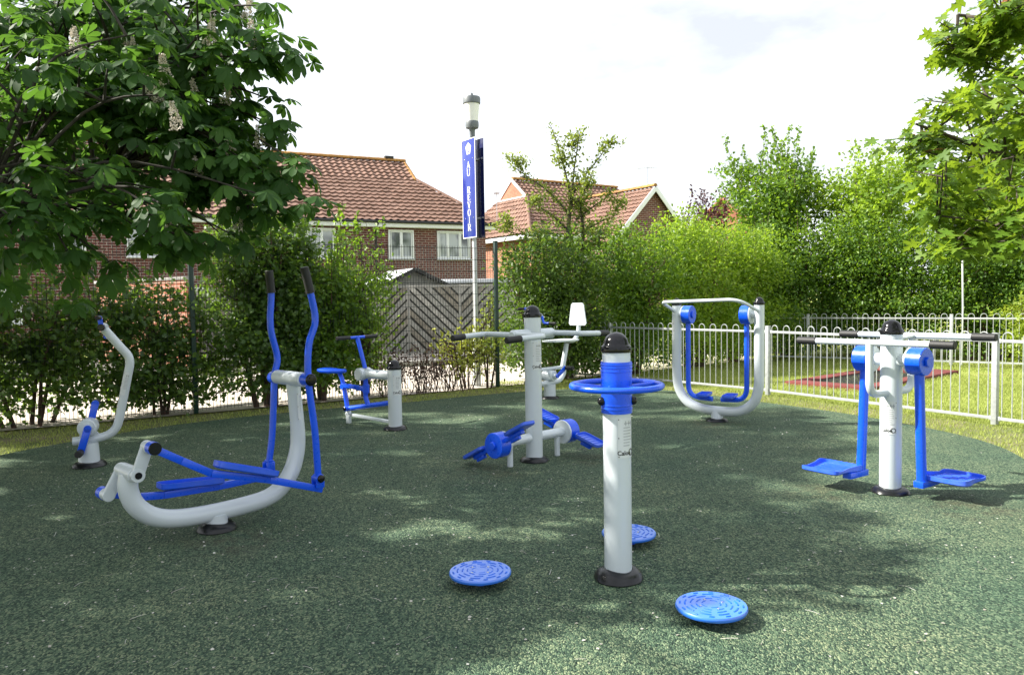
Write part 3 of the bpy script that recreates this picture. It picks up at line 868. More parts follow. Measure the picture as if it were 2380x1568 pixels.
# --- double pendulum
t = thing('pendulum_machine', 'silver post with two long handlebars and two blue swinging footplates, near the sunny railing', 'gym machine', (2.99, 6.09, 0), rad(-56), GROUP)
MB().cyl((0, 0, 0), (0, 0, 1.262), .081, 40).build('post', M['silver'], t)
boot(t, .081, .048); post_dome(t, .081, 1.258)
for s_ in (-1, 1):
    b = MB(); b.cyl((s_ * .07, 0, 1.055), (s_ * .15, 0, 1.055), .050, 26); b.cyl((s_ * .145, 0, 1.055), (s_ * .160, 0, 1.055), .103, 40, bev=.003); b.build('bracket', M['silver'], t)
    b = MB(); b.cyl((s_ * .160, 0, 1.055), (s_ * .278, 0, 1.055), .106, 44, bev=.004); b.cyl((s_ * .278, 0, 1.055), (s_ * .298, 0, 1.055), .040, 6, bev=.004); b.build('drum', M['blue'], t)
    b = MB(); b.tube([(s_ * .222, 0, .97), (s_ * .250, 0, .12)], .036, 20); b.bar((s_ * .25, -s_ * .05, .115), (s_ * .25, s_ * .20, .115), .075, .05, .004); b.build('pendulum_leg', M['blue'], t)
    tray(t, 'footplate', (0, 0, 0), .37, .34, .030, TR((s_ * .385, s_ * .205, .150), rz=-PI / 2 * s_ if s_ > 0 else PI / 2), ribs=8, shaped=True)
for s_ in (-1, 1):
    z = 1.205 if s_ < 0 else 1.235
    b = MB(); b.cyl((-.59, s_ * .30, z - .005), (.59, s_ * .30, z + .005), .0245, 20); o = b.build('handlebar', M['silver'], t)
    for e in (-1, 1):
        s = MB(); s.cyl((e * .46, s_ * .30, z + e * .004), (e * .635, s_ * .30, z + e * .005), .030, 20, bev=.005); s.build('grip', M['grip'], o)
    b = MB(); b.tube(fillet([(0, s_ * .30, z), (0, s_ * .30, .80), (0, s_ * .07, .80)], .17, 9), .030, 20)
    b.bar((0, s_ * .06, 1.215), (0, s_ * .29, z), .07, .018, .004)
    b.build('handlebar_stay', M['silver'], t)
notice(t, .081, -1.24, .475, .735, half=.70)
# ---------------------------------------------------------------- bow-top railings
def railing(name, label, pts, H=1.07):
    """posts and hooped panels along a line of ground points"""
    o0 = Vector((pts[0][0], pts[0][1], 0))
    t = thing(name, label, 'railing', o0, 0, 'bow-top railings round the grass')
    P = [Vector((x, y, 0)) - o0 for x, y in pts]
    for k, p in enumerate(P):
        d = (P[min(k + 1, len(P) - 1)] - P[max(k - 1, 0)]).normalized()
        a = math.atan2(d.y, d.x)
        b = MB(); b.box((p.x, p.y, H / 2), (.062, .062, H), Matrix.Rotation(a, 3, 'Z'), .004)
        b.box((p.x, p.y, H + .006), (.066, .066, .012), Matrix.Rotation(a, 3, 'Z'), .003)
        for z in (.99, .075):
            for s in (-1, 1):
                b.box((p.x + d.x * s * .045, p.y + d.y * s * .045, z), (.04, .02, .05), Matrix.Rotation(a, 3, 'Z'), .002)
        b.build('post', M['galv'], t)
    for a, c in zip(P[:-1], P[1:]):
        L_ = (c - a).length; d = (c - a) / L_
        b = MB()
        for z in (.99, .075):
            b.bar(a + d * .06 + Vector((0, 0, z)), c - d * .06 + Vector((0, 0, z)), .012, .036, .002)
        n = int((L_ - .16) / .106); n -= n % 2 == 0
        st = (L_ - .16) / n
        for k in range(0, n + 1, 2):
            p = a + d * (.08 + st * k); q = p + d * st
            h = st / 2
            arc = [p + d * (h - h * math.cos(w)) + Vector((0, 0, 1.035 + h * math.sin(w))) for w in [PI * j / 8 for j in range(9)]]
            if k + 1 > n:
                arc = [p + Vector((0, 0, 1.0))]
                b.tube([p + Vector((0, 0, .06)), p + Vector((0, 0, 1.0))], .0065, 7)
            else:
                b.tube([p + Vector((0, 0, .06))] + arc + [q + Vector((0, 0, .06))], .0065, 7)
        b.build('railing_panel', M['galv'], t)
    return t
railing('bow_top_railing', 'galvanised bow-top railing running closest behind the machines to the right edge', [(0.9, 15.35), (1.86, 14.76), (4.0, 12.09), (5.69, 9.09), (7.38, 6.1)])
railing('bow_top_railing', 'farther galvanised bow-top railing beyond the sunken trampoline, under the dark hedge', [(4.3, 19.9), (6.95, 18.15), (9.33, 16.42), (11.9, 14.5)])

# ---------------------------------------------------------------- welded mesh fence
A0, A1 = Vector((-8.88, 8.40, 0)), Vector((-0.28, 13.82, 0))
D_ = (A1 - A0).normalized(); LEN = (A1 - A0).length
fence = thing('mesh_fence', 'tall dark green welded mesh fence with square posts, grown through by the left hedge', 'fence', A0, math.atan2(D_.y, D_.x))
npan = 2
pl_ = LEN / npan
for k in range(npan + 1):
    b = MB(); b.box((k * pl_, -.02, 1.29), (.062, .062, 2.58), None, .005); b.box((k * pl_, -.02, 2.585), (.070, .070, .02), None, .004)
    for z in (.3, .9, 1.5, 2.1, 2.4): b.box((k * pl_, .026, z), (.05, .016, .06), None, .003)
    b.build('post', M['green'], fence)
def wirebox(c, sx, sz, sy=.006):
    x, y, z = c
    return [(x - sx / 2, y - sy / 2, z - sz / 2), (x + sx / 2, y - sy / 2, z - sz / 2), (x + sx / 2, y + sy / 2, z - sz / 2), (x - sx / 2, y + sy / 2, z - sz / 2),
            (x - sx / 2, y - sy / 2, z + sz / 2), (x + sx / 2, y - sy / 2, z + sz / 2), (x + sx / 2, y + sy / 2, z + sz / 2), (x - sx / 2, y + sy / 2, z + sz / 2)]
BF = np.array([(0, 1, 5, 4), (1, 2, 6, 5), (2, 3, 7, 6), (3, 0, 4, 7), (4, 5, 6, 7), (3, 2, 1, 0)])
for k in range(npan):
    vv = []
    x0, x1 = k * pl_ + .03, (k + 1) * pl_ - .03
    x = x0 + .02
    while x < x1:
        vv.append(wirebox((x, .035, 1.26), .0055, 2.46)); x += .05
    z = .06
    while z < 2.47:
        vv.append(wirebox(((x0 + x1) / 2, .028, z), x1 - x0, .0065)); vv.append(wirebox(((x0 + x1) / 2, .042, z), x1 - x0, .0065)); z += .2
    V = np.array(vv).reshape(-1, 3); F = np.concatenate([BF + 8 * j for j in range(len(vv))])
    np_mesh('mesh_panel', V, F, M['wire'], fence)

# ---------------------------------------------------------------- lamp post and its sign
LP = (-0.66, 14.22, 0)
t = thing('lamp_post', 'slim white lamp post with grey capped opal lantern, behind the mesh fence', 'street lamp', LP)
b = MB(); b.lathe([(.075, -.03), (.075, .9), (.055, .98), (.042, 1.05), (.040, 4.52), (0, 4.52)], n=24); b.build('pole', M['whitepole'], t)
b = MB(); b.lathe([(.050, 4.50), (.052, 4.62), (.060, 4.64), (.115, 4.66), (.122, 4.70), (.122, 4.76), (.116, 4.78), (0, 4.78)], n=32); lan = b.build('lantern', M['lampgrey'], t)
b = MB(); b.lathe([(.112, 4.78), (.118, 4.85), (.142, 5.12), (0, 5.12)], n=36); b.build('diffuser', M['opal'], lan)
b = MB(); b.lathe([(.150, 5.09), (.158, 5.10), (.160, 5.19), (.150, 5.215), (.06, 5.235), (.030, 5.24), (.028, 5.27), (.018, 5.29), (0, 5.295)], n=36); b.build('cap', M['lampgrey'], lan)

th = math.atan2(-.82, .57)   # along the panel
sg = thing('hanging_sign', 'tall narrow blue double-sided sign with white serif lettering, fixed high on the white pole', 'sign', (LP[0], LP[1], 0), th)
SW, S0, S1 = .46, 2.68, 4.46
YF = -.085
b = MB(); b.box((0, YF, (S0 + S1) / 2), (SW, .012, S1 - S0), None, .003); fr = b.build('sign_panel', M['signblue'], sg)
b = MB()
bw = .014
for x in (-1, 1): b.box((x * (SW / 2 - bw / 2), YF - .0075, (S0 + S1) / 2), (bw, .004, S1 - S0), None, 0)
for z in (S0 + bw / 2, S1 - bw / 2): b.box((0, YF - .0075, z), (SW - 2 * bw, .004, bw), None, 0)
b.build('border', M['signwhite'], fr)
b = MB(); b.box((0, .085, (S0 + S1) / 2), (SW, .012, S1 - S0), None, .003); bk = b.build('sign_panel', M['signback'], sg, label='dark blue rear panel seen from its inner side')
b = MB()
for z in (S0 + .36, S1 - .36):
    b.box((0, 0, z), (.05, .15, .03), None, .003); b.box((0, .070, z), (SW * .9, .015, .03), None, .003); b.box((0, -.070, z), (SW * .9, .015, .03), None, .003)
b.build('bracket', M['bolt'], sg)
b = MB()
for x in (-.14, .14):
    for z in (S0 + .36, S1 - .36): b.lathe([(.011, 0), (.009, .004), (0, .006)], (x, YF - .006, z), (0, -1, 0), 10)
b.build('bolt', M['bolt'], fr)
# lettering: serif capitals from strokes
def strokes(ch):
    """list of polygons in a unit box"""
    def bar(x0, y0, x1, y1, w):
        d = Vector((x1 - x0, y1 - y0)); n = Vector((-d.y, d.x)).normalized() * w / 2
        return [(x0 + n.x, y0 + n.y), (x0 - n.x, y0 - n.y), (x1 - n.x, y1 - n.y), (x1 + n.x, y1 + n.y)]
    def arc(cx, cy, rx, ry, a0, a1, wx, wy, n=14):
        o = []
        for k in range(n):
            p = a0 + (a1 - a0) * k / n; q = a0 + (a1 - a0) * (k + 1) / n
            o.append([(cx + rx * math.cos(p), cy + ry * math.sin(p)), (cx + rx * math.cos(q), cy + ry * math.sin(q)), (cx + (rx - wx) * math.cos(q), cy + (ry - wy) * math.sin(q)), (cx + (rx - wx) * math.cos(p), cy + (ry - wy) * math.sin(p))])
        return o
    s = .06; T, t_ = .19, .09
    ser = lambda x, y, w=.36: bar(x - w / 2, y, x + w / 2, y, s)
    if ch == 'A': return [bar(.5, 1, .14, 0, t_), bar(.46, 1, .84, 0, T), bar(.25, .33, .70, .33, s * 1.1), ser(.12, .03, .3), ser(.86, .03, .34)]
    if ch == 'U': return [bar(.2, 1, .2, .3, T), bar(.82, 1, .82, .3, t_)] + arc(.49, .32, .385, .33, PI, 2 * PI, .15, .10) + [ser(.2, .97), ser(.82, .97, .3)]
    if ch == 'R': return [bar(.22, 1, .22, 0, T), bar(.2, .965, .55, .965, .07), bar(.2, .50, .55, .50, .07)] + arc(.52, .733, .34, .267, -PI / 2, PI / 2, .18, .07) + [bar(.46, .5, .86, .0, .17), ser(.22, .03), ser(.88, .03, .24), ser(.12, .97, .2)]
    if ch == 'E': return [bar(.24, 1, .24, 0, T), bar(.12, .965, .82, .965, .07), bar(.12, .035, .86, .035, .07), bar(.24, .52, .66, .52, .07), bar(.80, 1, .80, .78, .07), bar(.84, 0, .84, .24, .07), bar(.65, .42, .65, .62, .06)]
    if ch == 'V': return [bar(.16, 1, .54, 0, T), bar(.86, 1, .5, 0, t_), ser(.16, .97), ser(.86, .97, .3)]
    if ch == 'O': return arc(.5, .5, .44, .52, 0, 2 * PI, .18, .07, 28)
    if ch == 'I': return [bar(.5, 1, .5, 0, T), ser(.5, .03, .42), ser(.5, .97, .42)]
    return []
def spot(px_y):   # height on the panel from the share of its length
    return S1 - (S1 - S0) * px_y
b = MB()
layer = 0
LM = lambda dz: Matrix(((1, 0, 0, 0), (0, 0, -1, YF - .006 - dz), (0, 1, 0, 0), (0, 0, 0, 1)))
for ch, a, c in (('A', .228, .296), ('U', .306, .374), ('R', .480, .545), ('E', .556, .620), ('V', .632, .698), ('O', .708, .776), ('I', .786, .848), ('R', .858, .926)):
    h = (c - a) * (S1 - S0); w = h * (.62 if ch == 'I' else .98)
    z0 = spot(c)
    for p in strokes(ch):
        layer = (layer + 1) % 7
        b.prism([(-.005 + (x - .5) * w, z0 + y * h) for x, y in p], .0, .0022 + .0002 * layer, LM(0))
b.build('lettering', M['signwhite'], fr, smooth=False)
b = MB(); cz = spot(.095)
b.prism([(-.092, cz + .035), (0, cz + .105), (.092, cz + .035), (.058, cz - .105), (-.058, cz - .105)], 0, .002, LM(0))
em = b.build('emblem', M['signwhite'], fr, smooth=False)
b = MB()
st = []
for k in range(8):
    r = .046 if k % 2 == 0 else .017
    st.append((r * math.cos(PI / 2 + k * PI / 4), cz + .015 + r * math.sin(PI / 2 + k * PI / 4)))
ring = [(math.cos(PI / 2 + k * PI / 4), math.sin(PI / 2 + k * PI / 4)) for k in range(8)]
for k in range(4):
    a = PI / 4 + k * PI / 2
    q = [(.016, .0), (.046, .017), (.042, .0), (.046, -.017)]
    b.prism([(x * math.cos(a) - y * math.sin(a), cz + .018 + x * math.sin(a) + y * math.cos(a)) for x, y in q], .0021, .0036, LM(0))
b.prism([(-.042, cz - .078), (-.042, cz - .060), (-.020, cz - .046), (.020, cz - .046), (.042, cz - .060), (.042, cz - .078), (.018, cz - .066), (-.018, cz - .066)], .0021, .0036, LM(0))
b.build('emblem_detail', M['signblue'], em, smooth=False)

# ---------------------------------------------------------------- sunken trampoline
T0, T1, T2, T3 = Vector((4.8, 13.62, 0)), Vector((7.68, 16.1, 0)), Vector((8.49, 14.99, 0)), Vector((5.87, 12.63, 0))
ux = (T1 - T0).normalized(); tl_ = (T1 - T0).length; tw_ = 1.5
tr_ = thing('sunken_trampoline', 'ground-level trampoline with black chain mat and red rubber surround, on sunlit grass', 'trampoline', T0, math.atan2(ux.y, ux.x))
b = MB()
def rim(x0, x1, y0, y1, z0a, z1a):
    b.box(((x0 + x1) / 2, (y0 + y1) / 2, (z0a + z1a) / 2), (x1 - x0, y1 - y0, z1a - z0a), None, .01)
rim(0, .36, -tw_, 0, -.05, .035); rim(tl_ - .75, tl_, -tw_, 0, -.05, .035); rim(.36, tl_ - .75, -.26, 0, -.05, .0345); rim(.36, tl_ - .75, -tw_, -tw_ + .26, -.05, .0345)
b.build('rubber_surround', M['redrubber'], tr_)
b = MB()
x0, x1, y0, y1 = .37, tl_ - .76, -tw_ + .27, -.27
for q in range(44):
    for w in range(18):
        x = x0 + .10 + (x1 - x0 - .2) * (q + .5) / 44; y = y0 + .08 + (y1 - y0 - .16) * (w + .5) / 18
        b.box((x, y, .001 + .002 * ((q + w) % 2)), (.052, .038, .012), None, 0)
b.build('mat', M['matblack'], tr_, smooth=False)
b = MB(); b.quad((x0, y0, -.03), (x1, y0, -.03), (x1, y1, -.03), (x0, y1, -.03)); b.build('pit', M['matblack'], tr_, smooth=False)
b = MB()
for k in range(3):
    o_ = .03 + k * .022
    for a, c in (((x0, y1 - o_), (x1, y1 - o_)), ((x0, y0 + o_), (x1, y0 + o_))): b.bar((*a, .012 - .004 * k), (*c, .012 - .004 * k), .010, .012, .002)
b.build('mat_edging', M['grip'], tr_)

# thin pale rod behind the far railing
o = MB().tube([(9.75, 16.75, -.05), (9.76, 16.75, 1.2), (9.74, 16.76, 2.30)], .017, 10).build('thin_post', M['whitepole'])
tag(o, 'thin pale upright rod standing behind the far railing, below the maple leaves', 'post')

# ---------------------------------------------------------------- houses
def roof_plane(b, n_u, n_v, at, umin, umax, row=.31, mi=0):
    """pantiled slope: at(u, v, h) gives a point, v runs up from the eave"""
    rows = []
    rj = random.Random(n_u)
    lift = {}
    for j in range(n_v):
        for e in (0, 1):
            v = (j + e) * row - (0.0 if e == 0 else .0)
            hh = .066 if e == 0 else .008
            a, c = umin(v), umax(v)
            r = []
            for k in range(n_u + 1):
                u = a + (c - a) * k / n_u
                w = math.sin(2 * PI * u / .305 + (0))
                r.append(b.bm.verts.new(at(u, v, hh + (lift.setdefault((j, int(u / .305)), rj.uniform(-.012, .014)) if e == 0 else 0) + .037 * (w if w > 0 else w * .45))))
            rows.append(r)
    for r0, r1 in zip(rows[:-1], rows[1:]):
        for k in range(n_u):
            try:
                f = b.bm.faces.new((r0[k], r0[k + 1], r1[k + 1], r1[k])); f.material_index = mi
            except ValueError: pass
def window(parent, x, y, z, w, h, splits, face='x'):
    """framed window set in a wall facing -y: centre x, sill height z"""
    b = MB(); f = .065
    b.box((x, y - .02, z + f / 2), (w, .09, f), None, .006); b.box((x, y - .02, z + h - f / 2), (w, .09, f), None, .006)
    for s_ in (-1, 1): b.box((x + s_ * (w / 2 - f / 2), y - .021, z + h / 2), (f, .088, h - 2 * f), None, .006)
    xs = [-w / 2 + f] + [w * q - w / 2 for q in splits] + [w / 2 - f]
    for q in splits: b.box((x + w * q - w / 2, y - .021, z + h / 2), (.06, .086, h - 2 * f), None, .005)
    for a, c in zip(xs[:-1], xs[1:]):
        g = .035
        for zz in (z + f + .03, z + h - f - .03): b.box((x + (a + c) / 2, y - .032, zz), (c - a - .06, .05, .04), None, .003)
        for xx in (a + .045, c - .045): b.box((x + xx, y - .033, z + h / 2), (.035, .05, h - 2 * f - .06), None, .003)
    b.box((x, y - .06, z - .02), (w + .08, .14, .04), None, .006)
    fr = b.build('window', M['upvc'], parent)
    p = MB(); p.quad((x - w / 2 + .02, y + .0, z + .02), (x + w / 2 - .02, y + .0, z + .02), (x + w / 2 - .02, y + .0, z + h - .02), (x - w / 2 + .02, y + .0, z + h - .02))
    p.build('pane', M['glass'], fr, smooth=False)
    return fr
def aerial(parent, p, h, rz):
    b = MB(); p = Vector(p)
    b.tube([p, p + Vector((0, 0, h))], .018, 8)
    d = Vector((math.cos(rz), math.sin(rz), 0)); n = Vector((-d.y, d.x, 0)); c = p + Vector((0, 0, h - .1))
    b.tube([c - d * .45, c + d * .55], .012, 6)
    for k in range(9):
        q = c + d * (-.4 + .11 * k)
        b.tube([q - n * .16, q + n * .16], .007, 5)
    b.tube([c - d * .45 + Vector((0, 0, .15)), c - d * .45 - Vector((0, 0, .15))], .012, 6)
    return b.build('aerial', M['bolt'], parent)

# the long brick house on the left
H1 = thing('brick_house', 'long dark red brick house with brown pantiled roof and white windows, left of the sign', 'house', (-1.1, 34.7, 0), math.atan2(.445, .895))
Wd, Ln = 8.7, 21.0
EZ, RZ = 4.82, 8.12
b = MB(); b.box((-Ln / 2, Wd / 2, EZ / 2 - .1), (Ln, Wd, EZ + .2), None, 0); b.build('wall', M['redbrick'], H1, smooth=False)
sl = math.hypot(Wd / 2 + .4, RZ - EZ); cu, su = (Wd / 2 + .4) / sl, (RZ - EZ) / sl
nv = int(sl / .31); rowv = sl / nv
kx, kv = -2.2, .66 * sl
def at1(u, v, h): return Vector((u, -.4 + v * cu - h * su, EZ + v * su + h * cu))
def um1(v): return .4 + (kx - .4) * min(1, v / kv)
b = MB(); roof_plane(b, 420, nv, at1, lambda v: -Ln - .4, um1, rowv)
# rear slope, hip side and gablet
def pt(u, v, back=False):
    q = at1(u, v, 0)
    return Vector((q.x, Wd - q.y, q.z)) if back else q
b.quad(pt(-Ln - .4, 0, True), pt(.4, 0, True), pt(kx, kv, True), pt(-Ln - .4, kv, True)); b.quad(pt(-Ln - .4, kv, True), pt(kx, kv, True), pt(kx, sl, True), pt(-Ln - .4, sl, True))
b.quad(pt(.4, 0), pt(.4, 0, True), pt(kx, kv, True), pt(kx, kv))
rf = b.build('roof', M['tile'], H1, sharp=50)
b = MB(); b.bm.faces.new([b.bm.verts.new(p) for p in (pt(kx + .02, kv), pt(kx + .02, kv, True), pt(kx + .02, sl))]); b.build('gablet', M['tilehung'], rf, smooth=False)
b = MB()
def ridgerow(b, p, q, r=.13):
    p, q = Vector(p), Vector(q); n = max(1, int((q - p).length / .45)); d = (q - p) / n
    up = Vector((0, 0, 1)); s_ = d.normalized().cross(up).normalized()
    for k in range(n):
        a, c = p + d * k, p + d * (k + 1.02)
        ra = [b.bm.verts.new(a + s_ * (r * 1.05 * math.cos(w)) + up * (r * 1.05 * math.sin(w) - .02)) for w in [PI * j / 8 for j in range(9)]]
        rc = [b.bm.verts.new(c + s_ * (r * .98 * math.cos(w)) + up * (r * .98 * math.sin(w) - .02)) for w in [PI * j / 8 for j in range(9)]]
        for j in range(8): b.bm.faces.new((ra[j], ra[j + 1], rc[j + 1], rc[j]))
        b.bm.faces.new(ra[::-1]); b.bm.faces.new(rc)
ridgerow(b, pt(-Ln - .4, sl) + Vector((0, 0, .05)), pt(kx, sl) + Vector((0, 0, .05)))
ridgerow(b, pt(kx, sl) + Vector((-.06, 0, .03)), pt(kx, kv) + Vector((-.06, 0, .05)), .10)
b.build('ridge_tiles', M['ridge'], rf, sharp=50)
b = MB(); ridgerow(b, pt(kx, kv) + Vector((0, 0, .06)), pt(.4, 0) + Vector((0, 0, .06)), .10); b.build('hip_tiles', M['tile'], rf, sharp=50)
b = MB(); b.box((-Ln / 2, -.36, EZ - .13), (Ln + .8, .03, .22), None, .004); b.box((-Ln / 2, -.18, EZ - .235), (Ln + .8, .34, .015), None, 0); b.box((.385, Wd / 2, EZ - .13), (.03, Wd + .7, .22), None, .004); b.build('fascia', M['upvc'], H1)
b = MB(); b.tube([(-Ln - .4, -.44, EZ - .03), (.4, -.44, EZ - .03)], .06, 10)
b.tube([(-5.05, -.44, EZ - .06), (-5.05, -.10, EZ - .45), (-5.05, -.08, EZ - .6), (-5.05, -.08, 0)], .04, 10); b.build('gutter', M['gutter'], H1)
for x, w, spl in ((-1.55, 1.55, (.31, .68)), (-3.95, 1.12, (.5,)), (-7.6, 1.75, (.34, .67)), (-10.4, 1.2, (.5,)), (-13.4, 1.9, (.34, .67)), (-16.45, 1.6, (.5,)), (-19.6, 1.2, (.5,))):
    window(H1, x, -.02, 3.28, w, 1.22, spl)
for x, w in ((-3.0, 1.6), (-12.3, 1.6), (-18.6, 1.9)):
    window(H1, x, -.02, .95, w, 1.2, (.5,))
b = MB()
for x in (-3.0, -8.2, -11.9): b.box((x, Wd / 2, RZ + .19), (.42, .25, .12), None, .02)
b.build('vent_tile', M['darktimber'], rf)

# second house with a gablet and a front gable
ang2 = math.atan2(.55, .83)
H2 = thing('hipped_house', 'brick house with hipped brown roof, orange gablet and white-edged front gable, right of the sign', 'house', (1.1, 40.0, 0), ang2)
W2, L2 = 8.0, 9.0
E2, R2 = 4.8, 8.2
b = MB(); b.box((L2 / 2, W2 / 2, E2 / 2 - .1), (L2, W2, E2 + .2), None, 0); b.build('wall', M['orangebrick'], H2, smooth=False)
sl2 = math.hypot(W2 / 2 + .4, R2 - E2); c2, s2 = (W2 / 2 + .4) / sl2, (R2 - E2) / sl2
n2 = int(sl2 / .31); row2 = sl2 / n2
gx, gv = 1.5, .68 * sl2
def at2(u, v, h): return Vector((u, -.4 + v * c2 - h * s2, E2 + v * s2 + h * c2))
b = MB(); roof_plane(b, 200, n2, at2, lambda v: -.4 + (gx + .4) * min(1, v / gv), lambda v: L2 + .3, row2)
# hip slope facing the sun
hl = math.hypot(gx + .4, gv * s2); hc, hs = (gx + .4) / hl, gv * s2 / hl
yk = -.4 + gv * c2
def at3(u, v, h): return Vector((-.4 + v * hc - h * hs, u, E2 + v * hs + h * hc))
nh = int(hl / .31)
roof_plane(b, 200, nh, at3, lambda v: -.4 + (yk + .4) * v / hl, lambda v: W2 + .4 - (yk + .4) * v / hl, hl / nh)
q2 = lambda u, v: Vector((at2(u, v, 0).x, W2 - at2(u, v, 0).y, at2(u, v, 0).z))
b.quad(q2(-.4, 0), q2(L2 + .3, 0), q2(L2 + .3, gv), q2(gx, gv)); b.quad(q2(gx, gv), q2(L2 + .3, gv), q2(L2 + .3, sl2), q2(gx, sl2))
rf2 = b.build('roof', M['tile'], H2, sharp=50)
b = MB(); b.bm.faces.new([b.bm.verts.new(p) for p in (at2(gx - .02, gv, 0), q2(gx - .02, gv), at2(gx - .02, sl2, 0))]); b.build('gablet', M['tilehung'], rf2, smooth=False)
b = MB()
for p, q in ((at2(gx, gv, 0), at2(gx, sl2, 0)), (q2(gx, gv), q2(gx, sl2))): b.bar(p + Vector((-.05, 0, 0)), q + Vector((-.05, 0, 0)), .04, .16, .004)
b.bar(at2(gx, gv, 0) + Vector((-.07, 0, 0)), q2(gx, gv) + Vector((-.07, 0, 0)), .05, .07, .004)
b.box((-.37, W2 / 2, E2 - .13), (.03, W2 + .8, .22), None, .004); b.box((L2 / 2, -.37, E2 - .13), (L2 + .7, .03, .22), None, .004)
b.build('fascia', M['upvc'], H2)
b = MB(); ridgerow(b, at2(gx, sl2, .06), at2(L2 + .3, sl2, .06)); b.build('ridge_tiles', M['ridge'], rf2, sharp=50)
b = MB(); ridgerow(b, at2(-.4, 0, .06), at2(gx, gv, .06), .10); b.build('hip_tiles', M['tile'], rf2, sharp=50)
# front gable wing: own local axes gu (across), gd (towards the viewer)
g0 = Vector((7.4, 40.6, 0)); ga = ang2
G = Matrix.Rotation(-ga, 3, 'Z')
def wl(p): return G @ (Vector(p) - Vector((1.1, 40.0, 0)))
cx = wl(g0)
gw, ge, gr, gl = 2.6, 4.55, 7.15, 5.5
b = MB()
b.prism([(-gw, 0), (gw, 0), (gw, ge), (0, gr - .06), (-gw, ge)], 0, gl, Matrix(((1, 0, 0, cx.x), (0, 0, 1, cx.y), (0, 1, 0, 0), (0, 0, 0, 1))))
b.build('gable_wall', M['redbrick'], H2, smooth=False)
gs = math.hypot(gw + .3, (gr - ge) * (gw + .3) / gw); gc_, gss = (gw + .3) / gs, ((gr - ge) * (gw + .3) / gw) / gs
ez = gr - (gr - ge) * (gw + .3) / gw
ng = int(gs / .31)
b = MB()
roof_plane(b, 130, ng, lambda u, v, h: Vector((cx.x - gw - .3 + v * gc_ - h * gss, cx.y + u, ez + v * gss + h * gc_)), lambda v: -.28, lambda v: gl, gs / ng)
roof_plane(b, 130, ng, lambda u, v, h: Vector((cx.x + gw + .3 - v * gc_ + h * gss, cx.y + u, ez + v * gss + h * gc_)), lambda v: -.28, lambda v: gl, gs / ng)
gf = b.build('gable_roof', M['tile'], H2, sharp=50)
b = MB()
for s_ in (-1, 1): b.bar((cx.x + s_ * (gw + .32), cx.y - .29, ez - .06), (cx.x, cx.y - .29 - .002 * s_, gr - .06), .035, .24, .004)
b.build('bargeboard', M['upvc'], H2)
b = MB(); ridgerow(b, (cx.x, cx.y - .28, gr + .07), (cx.x, cx.y + gl, gr + .07)); b.build('ridge_tiles', M['ridge'], gf, sharp=50)
aerial(H2, (cx.x, cx.y + .3, gr), 1.15, 2.2)
aerial(H2, (.2, 3.6, E2 + .9), 1.7, 4.2)
b = MB(); b.box((2.4, W2 / 2, R2 + .2), (.5, .26, .14), None, .02); b.build('vent_tile', M['darktimber'], rf2)

H3 = thing('distant_house', 'orange gabled house roof just showing above the hedge beside purple foliage', 'house', (15.0, 55.0, 0), -.5)
b = MB(); b.prism([(-3, 0), (3, 0), (3, 5.6), (0, 8.25), (-3, 5.6)], 0, 8, Matrix(((1, 0, 0, 0), (0, 0, 1, 0), (0, 1, 0, 0), (0, 0, 0, 1)))); b.build('wall', M['tilehung'], H3, smooth=False)
b = MB()
for s_ in (-1, 1): b.quad((s_ * 3.3, -.2, 5.36), (0, -.2, 8.32), (0, 8.2, 8.32), (s_ * 3.3, 8.2, 5.36))
b.build('roof', M['tile'], H3, smooth=False)
b = MB(); b.bar((-3.3, -.22, 5.33), (0, -.22, 8.28), .05, .18, .004); b.bar((3.3, -.22, 5.33), (0, -.223, 8.28), .05, .18, .004); b.build('bargeboard', M['orangebrick'], H3)
aerial(H3, (0, .4, 8.3), 1.3, .6)

# ---------------------------------------------------------------- walls, shed, timber fence beyond the car park
gw_ = thing('garden_wall', 'low orange brick wall glimpsed through the left hedge', 'wall', (-11.6, 21.9, 0), math.atan2(-.6, .8))
b = MB(); b.box((2.3, 0, 1.05), (4.6, .22, 2.2), None, 0); b.build('wall', M['orangebrick'], gw_, smooth=False)
b = MB(); b.box((2.3, 0, 2.19), (4.7, .28, .08), None, .01); b.build('coping', M['kerb'], gw_)
def clip(poly, lo, hi):
    for side, lim in ((1, lo), (-1, hi)):
        o = []
        for k in range(len(poly)):
            p, q = poly[k], poly[(k + 1) % len(poly)]
            a, c = side * (p[1] - lim), side * (q[1] - lim)
            if a >= 0: o.append(p)
            if a * c < 0:
                t_ = a / (a - c); o.append((p[0] + (q[0] - p[0]) * t_, p[1] + (q[1] - p[1]) * t_))
        poly = o
        if not poly: return []
    return poly
FX = [-8.7, -7.25, -5.8, -4.35, -2.9, -1.45, 0.0, 1.45]
cf = thing('chevron_fence', 'grey weathered timber fence of diagonal slats forming chevrons, behind the car park', 'fence', (0, 22.0, 0), rad(3))
XZ = lambda y: Matrix(((1, 0, 0, 0), (0, 0, 1, y), (0, 1, 0, 0), (0, 0, 0, 1)))
